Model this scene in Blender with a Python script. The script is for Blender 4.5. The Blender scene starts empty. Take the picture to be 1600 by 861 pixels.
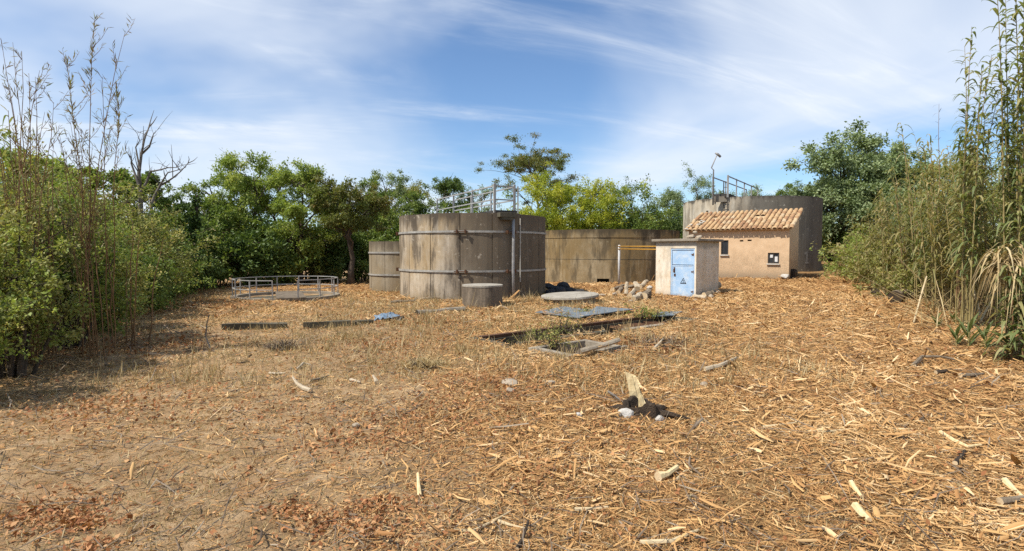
import bpy, bmesh, math, random
import numpy as np
from mathutils import Vector, Matrix

R = math.radians
scene = bpy.context.scene
COL = scene.collection

# ------------------------------------------------------------------ camera
EYE = 1.7
FPX = 850.0
PITCH = math.atan(37.5 / FPX)
cam_d = bpy.data.cameras.new('camera')
cam_d.sensor_width = 36.0
cam_d.lens = 36.0 * FPX / 1600.0
cam_d.clip_start = 0.1
cam_d.clip_end = 4000
cam = bpy.data.objects.new('camera', cam_d)
COL.objects.link(cam)
cam.location = (0, 0, EYE)
cam.rotation_euler = (R(90) - PITCH, 0, 0)
scene.camera = cam

# ------------------------------------------------------------------ light
SUN_AZ_LEFT = R(60)      # sun stands behind the camera, this far round to the left
SUN_EL = R(54)
to_sun = Vector((-math.sin(SUN_AZ_LEFT) * math.cos(SUN_EL), -math.cos(SUN_AZ_LEFT) * math.cos(SUN_EL), math.sin(SUN_EL)))
sun_d = bpy.data.lights.new('sun', 'SUN')
sun_d.energy = 4.6
sun_d.angle = R(0.5)
sun_d.color = (1.0, 0.95, 0.87)
sun = bpy.data.objects.new('sun', sun_d)
COL.objects.link(sun)
sun.rotation_euler = to_sun.to_track_quat('Z', 'Y').to_euler()

world = bpy.data.worlds.new('World')
scene.world = world
world.use_nodes = True
wn, wl = world.node_tree.nodes, world.node_tree.links
wn.clear()
def wnode(t, **kw):
    n = wn.new(t)
    for k, v in kw.items():
        setattr(n, k, v)
    return n
w_out = wnode('ShaderNodeOutputWorld')
w_bg = wnode('ShaderNodeBackground')
w_bg.inputs['Strength'].default_value = 0.10
sky = wnode('ShaderNodeTexSky', sky_type='NISHITA', sun_disc=False)
sky.sun_elevation = SUN_EL
sky.sun_rotation = math.atan2(to_sun.x, to_sun.y)
sky.air_density = 1.0
sky.dust_density = 0.25
sky.ozone_density = 1.6
tc = wnode('ShaderNodeTexCoord')
sep = wnode('ShaderNodeSeparateXYZ')
wl.new(tc.outputs['Generated'], sep.inputs[0])
zadd = wnode('ShaderNodeMath', operation='ADD'); zadd.inputs[1].default_value = 0.16
zmax = wnode('ShaderNodeMath', operation='MAXIMUM'); zmax.inputs[1].default_value = 0.02
wl.new(sep.outputs['Z'], zmax.inputs[0]); wl.new(zmax.outputs[0], zadd.inputs[0])
dx = wnode('ShaderNodeMath', operation='DIVIDE'); dy = wnode('ShaderNodeMath', operation='DIVIDE')
wl.new(sep.outputs['X'], dx.inputs[0]); wl.new(zadd.outputs[0], dx.inputs[1])
wl.new(sep.outputs['Y'], dy.inputs[0]); wl.new(zadd.outputs[0], dy.inputs[1])
vrot = wnode('ShaderNodeVectorRotate', rotation_type='Z_AXIS'); vrot.inputs['Angle'].default_value = R(-19)
comb = wnode('ShaderNodeCombineXYZ')
wl.new(dx.outputs[0], comb.inputs[0]); wl.new(dy.outputs[0], comb.inputs[1])
wl.new(comb.outputs[0], vrot.inputs['Vector'])
def cloud_layer(loc, rot, scl, nscale, detail, rough, dist, lo, hi):
    m = wnode('ShaderNodeMapping')
    m.inputs['Location'].default_value = loc
    m.inputs['Rotation'].default_value = (0, 0, rot)
    m.inputs['Scale'].default_value = scl
    wl.new(vrot.outputs[0], m.inputs[0])
    n = wnode('ShaderNodeTexNoise')
    n.inputs['Scale'].default_value = nscale
    n.inputs['Detail'].default_value = detail
    n.inputs['Roughness'].default_value = rough
    n.inputs['Distortion'].default_value = dist
    wl.new(m.outputs[0], n.inputs['Vector'])
    r = wnode('ShaderNodeMapRange', interpolation_type='SMOOTHSTEP')
    r.inputs['From Min'].default_value = lo
    r.inputs['From Max'].default_value = hi
    wl.new(n.outputs['Fac'], r.inputs['Value'])
    return r.outputs[0]
c_big = cloud_layer((19.12, 18.96, 0), R(35), (1.0, 0.8, 1), 0.55, 5, 0.5, 0.5, 0.385, 0.68)
c_wisp = cloud_layer((1.13, 1.7, 0), R(-50), (0.45, 1.5, 1), 0.9, 8, 0.6, 1.2, 0.42, 0.78)
c_fine = cloud_layer((1.3, 5.2, 0), R(-50), (0.6, 2.6, 1), 1.6, 9, 0.66, 1.0, 0.30, 0.75)
wm = wnode('ShaderNodeMath', operation='MULTIPLY'); wl.new(c_wisp, wm.inputs[0]); wl.new(c_fine, wm.inputs[1])
w2 = wnode('ShaderNodeMath', operation='MULTIPLY_ADD'); wl.new(wm.outputs[0], w2.inputs[0]); w2.inputs[1].default_value = 0.75
b2 = wnode('ShaderNodeMath', operation='MULTIPLY'); wl.new(c_big, b2.inputs[0]); b2.inputs[1].default_value = 0.80
wl.new(b2.outputs[0], w2.inputs[2]); w2.use_clamp = True
cm = wnode('ShaderNodeMix', data_type='RGBA')
wl.new(w2.outputs[0], cm.inputs['Factor'])
tint = wnode('ShaderNodeMix', data_type='RGBA', blend_type='MULTIPLY')
tint.inputs['Factor'].default_value = 1.0
wl.new(sky.outputs[0], tint.inputs['A']); tint.inputs['B'].default_value = (0.88, 1.03, 1.18, 1)
wl.new(tint.outputs['Result'], cm.inputs['A'])
cm.inputs['B'].default_value = (6.6, 7.1, 7.8, 1)
wl.new(cm.outputs['Result'], w_bg.inputs['Color'])
wl.new(w_bg.outputs[0], w_out.inputs[0])

vs = scene.view_settings
vs.view_transform = 'Standard'
vs.look = 'None'
vs.exposure = 0.43
vs.gamma = 1.0
vs.use_curve_mapping = False
scene.render.engine = 'CYCLES'
scene.cycles.use_denoising = False
scene.cycles.max_bounces = 6
scene.cycles.transparent_max_bounces = 6
scene.cycles.sample_clamp_indirect = 6.0

# ------------------------------------------------------------------ noise and ground height
_rs = np.random.RandomState(11)
_tab = _rs.rand(256, 256)
def vnoise(x, y):
    x = np.asarray(x, float); y = np.asarray(y, float)
    xi = np.floor(x).astype(int); yi = np.floor(y).astype(int)
    fx = x - xi; fy = y - yi
    fx = fx * fx * (3 - 2 * fx); fy = fy * fy * (3 - 2 * fy)
    a = _tab[xi & 255, yi & 255]; b = _tab[(xi + 1) & 255, yi & 255]
    c = _tab[xi & 255, (yi + 1) & 255]; d = _tab[(xi + 1) & 255, (yi + 1) & 255]
    return (a * (1 - fx) + b * fx) * (1 - fy) + (c * (1 - fx) + d * fx) * fy
def fbm(x, y, o=3):
    s = 0.0; a = 0.5
    for i in range(o):
        s = s + a * vnoise(np.asarray(x) * 2 ** i + 17 * i, np.asarray(y) * 2 ** i + 31 * i); a *= 0.5
    return s
def sstep(t):
    t = np.clip(t, 0, 1)
    return t * t * (3 - 2 * t)
# two sunken concrete openings: centre, long axis angle, half length, half width
PITS = [((1.92, 12.05), R(39), 2.9, 0.44), ((1.16, 9.42), R(39), 0.60, 0.42)]
def in_pit(x, y, grow=0.0):
    x = np.asarray(x, float); y = np.asarray(y, float)
    m = np.zeros(np.broadcast(x, y).shape, bool)
    for (cx, cy), a, hl, hw in PITS:
        u = (x - cx) * math.cos(a) + (y - cy) * math.sin(a)
        v = -(x - cx) * math.sin(a) + (y - cy) * math.cos(a)
        m |= (np.abs(u) < hl + grow) & (np.abs(v) < hw + grow)
    return m
def gz(x, y):
    x = np.asarray(x, float); y = np.asarray(y, float)
    h = 0.036 * np.clip(y - 19, 0, 40) * sstep((x - 3) / 9.0)
    near = 1 - sstep((np.hypot(x, y) - 40) / 40)
    h = h + (fbm(x * 0.45, y * 0.45) - 0.44) * 0.16 * near
    h = h + (fbm(x * 1.7 + 9, y * 1.7 + 4, 3) - 0.44) * (0.10 + .07 * sstep((x + 1) / 4)) * near
    # mulch banked up against the cane thicket on the right and at the trench side
    h = h + 0.35 * np.exp(-(((x - 11.4) / 2.2) ** 2 + ((y - 14.5) / 3.2) ** 2))
    h = h + 0.30 * np.exp(-(((x - 9.0) / 1.2) ** 2 + ((y - 9.0) / 1.8) ** 2))
    h = h + 0.10 * np.exp(-(((x - 2.6) / 0.7) ** 2 + ((y - 10.0) / 0.6) ** 2))
    return h
def g1(x, y):
    return float(gz(x, y))
def ray(px, py):
    u = (px - 800) / FPX; v = (430.5 - py) / FPX
    cp, sp = math.cos(PITCH), math.sin(PITCH)
    return Vector((u, cp + v * sp, -sp + v * cp))
def gp(px, py):
    """ground point seen at a picture position"""
    d = ray(px, py)
    z = 0.0
    for _ in range(12):
        t = (z - EYE) / d.z
        p = Vector((d.x * t, d.y * t, z))
        z = 0.5 * z + 0.5 * g1(p.x, p.y)
    return Vector((p.x, p.y, g1(p.x, p.y)))
def ap(px, py, depth):
    d = ray(px, py); t = depth / d.y
    return Vector((d.x * t, depth, EYE + d.z * t))

# ------------------------------------------------------------------ materials
def new_mat(name):
    m = bpy.data.materials.new(name); m.use_nodes = True
    nt = m.node_tree; nt.nodes.clear()
    out = nt.nodes.new('ShaderNodeOutputMaterial')
    return m, nt, out
def N(nt, t, **kw):
    n = nt.nodes.new(t)
    for k, v in kw.items(): setattr(n, k, v)
    return n
def ramp(nt, stops, fac):
    r = N(nt, 'ShaderNodeValToRGB')
    e = r.color_ramp.elements
    while len(e) < len(stops): e.new(0.5)
    for el, (p, c) in zip(e, stops):
        el.position = p; el.color = (*c, 1)
    nt.links.new(fac, r.inputs[0])
    return r.outputs[0]
def noise(nt, vec, scale, detail=5, rough=0.55, mscale=None, dist=0.0, loc=None):
    if mscale or loc:
        m = N(nt, 'ShaderNodeMapping')
        if mscale: m.inputs['Scale'].default_value = mscale
        if loc: m.inputs['Location'].default_value = loc
        nt.links.new(vec, m.inputs[0]); vec = m.outputs[0]
    n = N(nt, 'ShaderNodeTexNoise')
    n.inputs['Scale'].default_value = scale; n.inputs['Detail'].default_value = detail
    n.inputs['Roughness'].default_value = rough; n.inputs['Distortion'].default_value = dist
    nt.links.new(vec, n.inputs['Vector'])
    return n.outputs['Fac']
def mixc(nt, fac, a, b, mode='MIX'):
    m = N(nt, 'ShaderNodeMix', data_type='RGBA', blend_type=mode)
    for sock, v in (('Factor', fac), ('A', a), ('B', b)):
        if isinstance(v, (int, float)): m.inputs[sock].default_value = v
        elif isinstance(v, tuple): m.inputs[sock].default_value = (*v, 1)
        else: nt.links.new(v, m.inputs[sock])
    return m.outputs['Result']
def mrange(nt, v, a, b, c=0.0, d=1.0):
    r = N(nt, 'ShaderNodeMapRange', interpolation_type='SMOOTHSTEP')
    r.inputs['From Min'].default_value = a; r.inputs['From Max'].default_value = b
    r.inputs['To Min'].default_value = c; r.inputs['To Max'].default_value = d
    nt.links.new(v, r.inputs['Value']); return r.outputs[0]
def math2(nt, op, a, b):
    m = N(nt, 'ShaderNodeMath', operation=op)
    for i, v in enumerate((a, b)):
        if isinstance(v, (int, float)): m.inputs[i].default_value = v
        else: nt.links.new(v, m.inputs[i])
    return m.outputs[0]
def finish(nt, out, color, rough=0.85, metal=0.0, spec=0.25, bump=None, bstr=0.4, bdist=0.02):
    p = N(nt, 'ShaderNodeBsdfPrincipled')
    if isinstance(color, tuple): p.inputs['Base Color'].default_value = (*color, 1)
    else: nt.links.new(color, p.inputs['Base Color'])
    if isinstance(rough, (int, float)): p.inputs['Roughness'].default_value = rough
    else: nt.links.new(rough, p.inputs['Roughness'])
    p.inputs['Metallic'].default_value = metal
    p.inputs['Specular IOR Level'].default_value = spec
    if bump is not None:
        b = N(nt, 'ShaderNodeBump'); b.inputs['Strength'].default_value = bstr; b.inputs['Distance'].default_value = bdist
        nt.links.new(bump, b.inputs['Height']); nt.links.new(b.outputs[0], p.inputs['Normal'])
    nt.links.new(p.outputs[0], out.inputs[0])
    return p
def objco(nt): return N(nt, 'ShaderNodeTexCoord').outputs['Object']
def posco(nt): return N(nt, 'ShaderNodeNewGeometry').outputs['Position']

def simple_mat(name, c1, c2, scale=6, rough=0.85, metal=0.0, bstr=0.3, bdist=0.01, mscale=None, spec=0.25, world_co=False):
    m, nt, out = new_mat(name)
    v = posco(nt) if world_co else objco(nt)
    n1 = noise(nt, v, scale, 6, 0.6, mscale)
    c = ramp(nt, [(0.3, c1), (0.7, c2)], n1)
    n2 = noise(nt, v, scale * 6, 4, 0.6)
    c = mixc(nt, mrange(nt, n2, 0.35, 0.75, 0, 0.35), c, tuple(k * 0.45 for k in c1))
    finish(nt, out, c, rough, metal, spec, n2, bstr, bdist)
    return m

def concrete_mat(name, base, light, brown, dark, top, topw, dark_amt=0.5, side=None, brown_amt=0.6):
    """cast concrete with vertical run-off streaks, brown staining and algae along the top edge"""
    m, nt, out = new_mat(name)
    v = objco(nt)
    sp = N(nt, 'ShaderNodeSeparateXYZ'); nt.links.new(v, sp.inputs[0])
    big = noise(nt, v, 0.55, 4, 0.55)
    streak = noise(nt, v, 1.0, 6, 0.66, (1.7, 1.7, 0.42))
    fine = noise(nt, v, 6, 6, 0.68, (1.2, 1.2, 0.8))
    grit = noise(nt, v, 45, 3, 0.6)
    c = ramp(nt, [(0.36, base), (0.66, light)], noise(nt, v, 1.3, 5, 0.6, (1.6, 1.6, 0.5), loc=(3, 1, 6)))
    c = mixc(nt, mrange(nt, fine, 0.4, 0.7, 0, 0.35), c, tuple(k * 0.7 for k in base))
    c = mixc(nt, mrange(nt, big, 0.38, 0.58, 0, brown_amt), c, brown)
    c = mixc(nt, mrange(nt, streak, 0.48, 0.60, 0, dark_amt), c, dark)
    ls = noise(nt, v, 2.0, 6, 0.65, (2.2, 2.2, 0.28), loc=(7, 3, 1))
    c = mixc(nt, mrange(nt, ls, 0.54, 0.70, 0, 0.7), c, light)
    # algae band under the top edge, ragged lower limit
    lim = math2(nt, 'ADD', sp.outputs['Z'], math2(nt, 'MULTIPLY', math2(nt, 'SUBTRACT', streak, 0.5), 1.6))
    t = mrange(nt, lim, top - topw, top - 0.02, 0, 0.85)
    c = mixc(nt, t, c, tuple(k * 0.75 for k in dark))
    if side is not None:   # one flank darkened: shade away from the sun painted in, plus black algae
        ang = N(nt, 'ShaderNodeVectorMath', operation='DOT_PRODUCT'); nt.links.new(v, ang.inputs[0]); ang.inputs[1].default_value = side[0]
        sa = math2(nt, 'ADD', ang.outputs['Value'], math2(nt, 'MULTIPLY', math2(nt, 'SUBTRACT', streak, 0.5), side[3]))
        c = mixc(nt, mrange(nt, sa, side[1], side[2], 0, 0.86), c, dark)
    oi_ = N(nt, 'ShaderNodeObjectInfo')
    c = mixc(nt, mrange(nt, oi_.outputs['Random'], 0.0, 1.0, 0.0, 0.42), c, tuple(k * 0.55 for k in base))
    cr_k = noise(nt, v, 3.2, 7, 0.75, (1.0, 1.0, 1.3), loc=(1, 8, 3))
    c = mixc(nt, mrange(nt, cr_k, 0.60, 0.66, 0, 0.45), c, light)
    # damp soil splash at the foot
    foot = mrange(nt, math2(nt, 'ADD', sp.outputs['Z'], math2(nt, 'MULTIPLY', fine, 0.3)), 0.15, 0.5, 0.45, 0)
    c = mixc(nt, foot, c, (0.20, 0.16, 0.10))
    c = mixc(nt, mrange(nt, grit, 0.4, 0.75, 0.0, 0.15), c, tuple(k * 0.5 for k in base))
    hb = math2(nt, 'ADD', fine, math2(nt, 'MULTIPLY', grit, 0.5))
    finish(nt, out, c, 0.92, 0, 0.15, hb, 0.22, 0.008)
    return m

M = {}
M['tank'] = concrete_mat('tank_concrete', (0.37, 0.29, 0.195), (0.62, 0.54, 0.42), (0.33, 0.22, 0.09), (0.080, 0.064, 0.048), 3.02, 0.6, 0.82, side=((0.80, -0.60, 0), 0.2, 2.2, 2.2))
M['tank_small'] = concrete_mat('small_tank_concrete', (0.30, 0.24, 0.16), (0.42, 0.36, 0.26), (0.27, 0.19, 0.09), (0.10, 0.078, 0.055), 2.13, 0.65, 0.55)
M['tank_rear'] = concrete_mat('rear_tank_concrete', (0.25, 0.185, 0.10), (0.40, 0.32, 0.20), (0.20, 0.13, 0.05), (0.075, 0.058, 0.036), 2.88, 0.55, 0.7, brown_amt=0.75)
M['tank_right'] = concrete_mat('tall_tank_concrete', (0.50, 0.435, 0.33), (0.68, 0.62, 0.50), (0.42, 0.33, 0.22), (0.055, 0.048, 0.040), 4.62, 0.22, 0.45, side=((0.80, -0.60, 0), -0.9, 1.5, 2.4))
M['concrete'] = simple_mat('weathered_concrete', (0.20, 0.165, 0.12), (0.36, 0.31, 0.235), 3, 0.93, bstr=0.5, mscale=(1, 1, 0.6))
M['concrete_mid'] = simple_mat('mid_grey_concrete', (0.27, 0.24, 0.19), (0.42, 0.38, 0.31), 3, 0.93, bstr=0.3)
M['concrete_brown'] = simple_mat('dark_brown_concrete', (0.10, 0.078, 0.055), (0.24, 0.19, 0.135), 3, 0.93, bstr=0.4, mscale=(2, 2, .5))
M['concrete_pale'] = simple_mat('pale_concrete', (0.40, 0.37, 0.31), (0.55, 0.51, 0.43), 4, 0.93, bstr=0.4)
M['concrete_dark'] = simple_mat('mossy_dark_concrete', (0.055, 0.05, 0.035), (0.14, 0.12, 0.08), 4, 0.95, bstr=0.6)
M['galv'] = simple_mat('galvanised_steel', (0.30, 0.29, 0.27), (0.45, 0.435, 0.40), 4, 0.65, 0.15, bstr=0.05)
M['band'] = simple_mat('dirty_hoop_steel', (0.24, 0.22, 0.19), (0.46, 0.44, 0.39), 2.2, 0.7, 0.1, bstr=0.05)
M['galv_dull'] = simple_mat('dull_grey_steel', (0.24, 0.23, 0.215), (0.40, 0.385, 0.36), 7, 0.6, 0.3, bstr=0.1)
M['rust'] = simple_mat('rusty_steel', (0.075, 0.038, 0.022), (0.17, 0.085, 0.045), 8, 0.85, 0.2, bstr=0.4)
M['dark_steel'] = simple_mat('dark_weathered_steel', (0.035, 0.032, 0.03), (0.09, 0.08, 0.07), 6, 0.8, 0.2, bstr=0.3)
M['plate'] = simple_mat('blue_grey_steel_sheet', (0.11, 0.13, 0.145), (0.24, 0.275, 0.29), 3.5, 0.7, 0.1, bstr=0.25)
M['yellow'] = simple_mat('yellow_gas_pipe_paint', (0.42, 0.21, 0.025), (0.55, 0.30, 0.05), 6, 0.5, bstr=0.1)
M['white_post'] = simple_mat('grey_white_painted_post', (0.42, 0.41, 0.39), (0.58, 0.57, 0.54), 6, 0.6, bstr=0.1)
M['black'] = simple_mat('dark_void_lining', (0.008, 0.008, 0.007), (0.02, 0.018, 0.016), 5, 0.95)
M['bark'] = simple_mat('tree_bark', (0.055, 0.042, 0.03), (0.14, 0.105, 0.075), 9, 0.95, bstr=0.8, bdist=0.02, mscale=(1, 1, 0.25))
M['bark_dead'] = simple_mat('bare_grey_bark', (0.10, 0.085, 0.07), (0.22, 0.19, 0.155), 9, 0.95, bstr=0.6, mscale=(1, 1, 0.25))
M['ivybark'] = simple_mat('dark_bark', (0.03, 0.025, 0.018), (0.07, 0.055, 0.04), 9, 0.95)
M['log'] = simple_mat('grey_brown_log_bark', (0.13, 0.095, 0.06), (0.30, 0.235, 0.16), 8, 0.93, bstr=0.7, bdist=0.02)
M['log_cut'] = simple_mat('pale_cut_wood', (0.50, 0.36, 0.20), (0.66, 0.52, 0.33), 9, 0.85, bstr=0.3)
M['log_pale'] = simple_mat('barkless_bleached_wood', (0.34, 0.265, 0.175), (0.54, 0.45, 0.32), 7, 0.85, bstr=0.4)
M['splinter'] = simple_mat('fresh_splintered_wood', (0.62, 0.46, 0.22), (0.80, 0.65, 0.38), 5, 0.8, bstr=0.5, mscale=(6, 6, 0.7))
M['rot'] = simple_mat('dark_rotten_wood', (0.030, 0.022, 0.015), (0.095, 0.065, 0.042), 9, 0.95, bstr=0.9, bdist=0.03)
M['rock_white'] = simple_mat('white_limestone', (0.40, 0.365, 0.31), (0.62, 0.58, 0.51), 5, 0.9, bstr=0.5)
M['rock'] = simple_mat('tan_rubble', (0.30, 0.235, 0.165), (0.46, 0.38, 0.28), 5, 0.92, bstr=0.5)
M['rock_dark'] = simple_mat('blackened_rubble', (0.022, 0.021, 0.021), (0.065, 0.062, 0.060), 5, 0.9, bstr=0.6)
M['cane_stalk'] = simple_mat('cane_stalk', (0.22, 0.17, 0.06), (0.38, 0.30, 0.13), 4, 0.6, bstr=0.2, world_co=True)
M['cane_brown'] = simple_mat('old_brown_cane', (0.15, 0.08, 0.035), (0.27, 0.16, 0.075), 4, 0.7, bstr=0.2, world_co=True)
M['cane_dry'] = simple_mat('dry_pale_cane', (0.46, 0.35, 0.19), (0.62, 0.50, 0.31), 4, 0.7, bstr=0.2, world_co=True)
M['bluetarp'] = simple_mat('blue_plastic_sheet', (0.10, 0.16, 0.23), (0.26, 0.33, 0.40), 5, 0.4, bstr=0.3)
M['glass'] = simple_mat('dark_dusty_pane', (0.02, 0.02, 0.022), (0.045, 0.045, 0.045), 4, 0.25, spec=0.5)
M['paper'] = simple_mat('white_paper', (0.62, 0.60, 0.56), (0.74, 0.72, 0.68), 8, 0.8)
M['frame_dark'] = simple_mat('dark_window_frame', (0.05, 0.042, 0.035), (0.10, 0.085, 0.07), 8, 0.7)
M['sill'] = simple_mat('pale_stone_sill', (0.42, 0.38, 0.31), (0.58, 0.53, 0.45), 6, 0.9)
M['ink'] = simple_mat('black_sign_ink', (0.012, 0.012, 0.016), (0.03, 0.03, 0.04), 8, 0.6)
M['numeral'] = simple_mat('faded_white_paint', (0.17, 0.155, 0.13), (0.26, 0.24, 0.205), 9, 0.9)

# plaster of the pump house: peach render, rough and stained low down
m, nt, out = new_mat('peach_plaster')
v = objco(nt); sp = N(nt, 'ShaderNodeSeparateXYZ'); nt.links.new(v, sp.inputs[0])
a = noise(nt, v, 2.2, 6, 0.6); b_ = noise(nt, v, 14, 5, 0.65, (1, 1, 1.8)); g_ = noise(nt, v, 60, 3, 0.6)
c = ramp(nt, [(0.3, (0.56, 0.375, 0.215)), (0.7, (0.66, 0.47, 0.29))], a)
lowz = math2(nt, 'ADD', sp.outputs['Z'], math2(nt, 'MULTIPLY', math2(nt, 'SUBTRACT', a, 0.5), 2.4))
low = mrange(nt, lowz, 0.5, 1.7, 1, 0)
c = mixc(nt, math2(nt, 'MULTIPLY', low, mrange(nt, b_, 0.38, 0.62, 0.1, 0.85)), c, (0.36, 0.265, 0.165))
foot = mrange(nt, math2(nt, 'ADD', sp.outputs['Z'], math2(nt, 'MULTIPLY', b_, 0.5)), 0.25, 0.75, 0.75, 0)
c = mixc(nt, foot, c, (0.22, 0.175, 0.12))
c = mixc(nt, mrange(nt, g_, 0.5, 0.8, 0, 0.2), c, (0.25, 0.18, 0.11))
finish(nt, out, c, 0.93, 0, 0.15, math2(nt, 'ADD', math2(nt, 'MULTIPLY', b_, low), math2(nt, 'MULTIPLY', g_, 0.3)), 0.3, 0.012)
M['plaster'] = m
# shed plaster: cream, flaking, slab's shade painted grey along the top
m, nt, out = new_mat('cream_flaking_plaster')
v = objco(nt); sp = N(nt, 'ShaderNodeSeparateXYZ'); nt.links.new(v, sp.inputs[0])
a = noise(nt, v, 2.0, 6, 0.62); b_ = noise(nt, v, 9, 6, 0.65); g_ = noise(nt, v, 50, 3, 0.6)
c = ramp(nt, [(0.30, (0.58, 0.44, 0.28)), (0.5, (0.72, 0.62, 0.47)), (0.72, (0.78, 0.71, 0.59))], a)
c = mixc(nt, mrange(nt, b_, 0.56, 0.66, 0, 0.65), c, (0.46, 0.31, 0.19))
c = mixc(nt, mrange(nt, noise(nt, v, 1.3, 6, 0.7, (1.5, 1.5, .5), loc=(5, 2, 8)), 0.50, 0.64, 0, 0.55), c, (0.42, 0.35, 0.25))
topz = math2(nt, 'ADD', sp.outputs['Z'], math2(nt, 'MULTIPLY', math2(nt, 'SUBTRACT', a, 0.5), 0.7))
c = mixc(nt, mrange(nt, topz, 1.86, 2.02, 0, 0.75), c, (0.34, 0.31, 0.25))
foot = mrange(nt, math2(nt, 'ADD', sp.outputs['Z'], math2(nt, 'MULTIPLY', b_, 0.4)), 0.2, 0.55, 0.6, 0)
c = mixc(nt, foot, c, (0.30, 0.23, 0.15))
finish(nt, out, c, 0.93, 0, 0.15, math2(nt, 'ADD', b_, math2(nt, 'MULTIPLY', g_, 0.3)), 0.15, 0.008)
M['plaster_shed'] = m
# light blue sheet-steel door
m, nt, out = new_mat('light_blue_door_paint')
v = objco(nt)
a = noise(nt, v, 3, 6, 0.65, (1, 1, 0.5)); b_ = noise(nt, v, 16, 5, 0.7)
c = ramp(nt, [(0.3, (0.27, 0.43, 0.62)), (0.7, (0.43, 0.57, 0.72))], a)
c = mixc(nt, mrange(nt, noise(nt, v, 2.2, 6, 0.7, loc=(2, 5, 1)), 0.46, 0.66, 0, 0.75), c, (0.58, 0.63, 0.66))
c = mixc(nt, mrange(nt, b_, 0.60, 0.68, 0, 0.7), c, (0.50, 0.52, 0.50))
sp = N(nt, 'ShaderNodeSeparateXYZ'); nt.links.new(v, sp.inputs[0])
c = mixc(nt, mrange(nt, math2(nt, 'ADD', sp.outputs['Z'], math2(nt, 'MULTIPLY', b_, 0.35)), 0.16, 0.36, 0.8, 0), c, (0.30, 0.22, 0.15))
c = mixc(nt, mrange(nt, b_, 0.34, 0.28, 0, 0.7), c, (0.20, 0.13, 0.09))
finish(nt, out, c, 0.55, 0, 0.3, a, 0.15, 0.01)
M['door_blue'] = m
# roof tiles: each piece its own terracotta tone
m, nt, out = new_mat('terracotta_tile')
oi = N(nt, 'ShaderNodeObjectInfo')
v = posco(nt)
c = ramp(nt, [(0.0, (0.33, 0.175, 0.085)), (0.4, (0.43, 0.26, 0.125)), (0.8, (0.50, 0.33, 0.165)), (1.0, (0.52, 0.39, 0.235))], oi.outputs['Random'])
a = noise(nt, v, 5, 6, 0.65); b_ = noise(nt, v, 26, 4, 0.6)
c = mixc(nt, mrange(nt, a, 0.46, 0.66, 0, 0.65), c, (0.20, 0.135, 0.09))
c = mixc(nt, mrange(nt, b_, 0.60, 0.72, 0, 0.35), c, (0.55, 0.44, 0.30))
finish(nt, out, c, 0.9, 0, 0.2, b_, 0.3, 0.01)
M['tile'] = m

def leaf_mat(name, stops, trans=0.3, tcol=1.6, rough=0.55):
    m, nt, out = new_mat(name)
    at = N(nt, 'ShaderNodeAttribute', attribute_name='rnd')
    c = ramp(nt, stops, at.outputs['Fac'])
    p = N(nt, 'ShaderNodeBsdfPrincipled')
    nt.links.new(c, p.inputs['Base Color']); p.inputs['Roughness'].default_value = rough
    p.inputs['Specular IOR Level'].default_value = 0.25
    t = N(nt, 'ShaderNodeBsdfTranslucent')
    tc_ = mixc(nt, 1.0, c, (tcol, tcol * 1.05, tcol * 0.6), 'MULTIPLY')
    nt.links.new(tc_, t.inputs['Color'])
    mx = N(nt, 'ShaderNodeMixShader'); mx.inputs[0].default_value = trans
    nt.links.new(p.outputs[0], mx.inputs[1]); nt.links.new(t.outputs[0], mx.inputs[2])
    nt.links.new(mx.outputs[0], out.inputs[0])
    return m
M['lf_mid'] = leaf_mat('mid_green_leaf', [(0, (0.085, 0.130, 0.026)), (0.6, (0.161, 0.218, 0.045)), (1, (0.284, 0.292, 0.075))])
M['lf_dark'] = leaf_mat('dark_green_leaf', [(0, (0.053, 0.088, 0.022)), (0.6, (0.095, 0.144, 0.033)), (1, (0.161, 0.203, 0.052))], 0.22)
M['lf_light'] = leaf_mat('light_green_leaf', [(0, (0.141, 0.194, 0.036)), (0.6, (0.255, 0.313, 0.064)), (1, (0.435, 0.423, 0.127))], 0.32)
M['lf_yellow'] = leaf_mat('yellow_green_leaf', [(0, (0.172, 0.224, 0.026)), (0.55, (0.317, 0.343, 0.038)), (1, (0.528, 0.475, 0.060))], 0.35)
M['lf_grey'] = leaf_mat('grey_green_leaf', [(0, (0.122, 0.164, 0.068)), (0.6, (0.212, 0.266, 0.117)), (1, (0.406, 0.453, 0.248))], 0.22)
M['lf_brown'] = leaf_mat('browning_leaf', [(0, (0.085, 0.11, 0.024)), (0.55, (0.15, 0.165, 0.04)), (0.82, (0.20, 0.165, 0.05)), (1, (0.26, 0.17, 0.06))], 0.28)
M['lf_olive'] = leaf_mat('olive_leaf', [(0, (0.149, 0.157, 0.044)), (0.6, (0.268, 0.268, 0.073)), (1, (0.496, 0.407, 0.156))], 0.28)
M['lf_cane'] = leaf_mat('cane_leaf', [(0, (0.095, 0.125, 0.042)), (0.45, (0.17, 0.20, 0.07)), (0.7, (0.30, 0.28, 0.12)), (1, (0.50, 0.39, 0.20))], 0.3)
M['lf_canedry'] = leaf_mat('drying_cane_leaf', [(0, (0.126, 0.149, 0.045)), (0.4, (0.234, 0.207, 0.077)), (1, (0.414, 0.315, 0.153))], 0.3)
M['lf_deadleaf'] = leaf_mat('dry_red_brown_leaf', [(0, (0.22, 0.08, 0.03)), (0.5, (0.42, 0.19, 0.075)), (1, (0.56, 0.33, 0.15))], 0.15, 1.0, 0.7)
M['lf_straw'] = leaf_mat('straw_chips', [(0, (0.12, 0.055, 0.024)), (0.28, (0.35, 0.175, 0.062)), (0.7, (0.56, 0.335, 0.132)), (1, (0.74, 0.55, 0.31))], 0.06, 1.0, 0.75)
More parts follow.
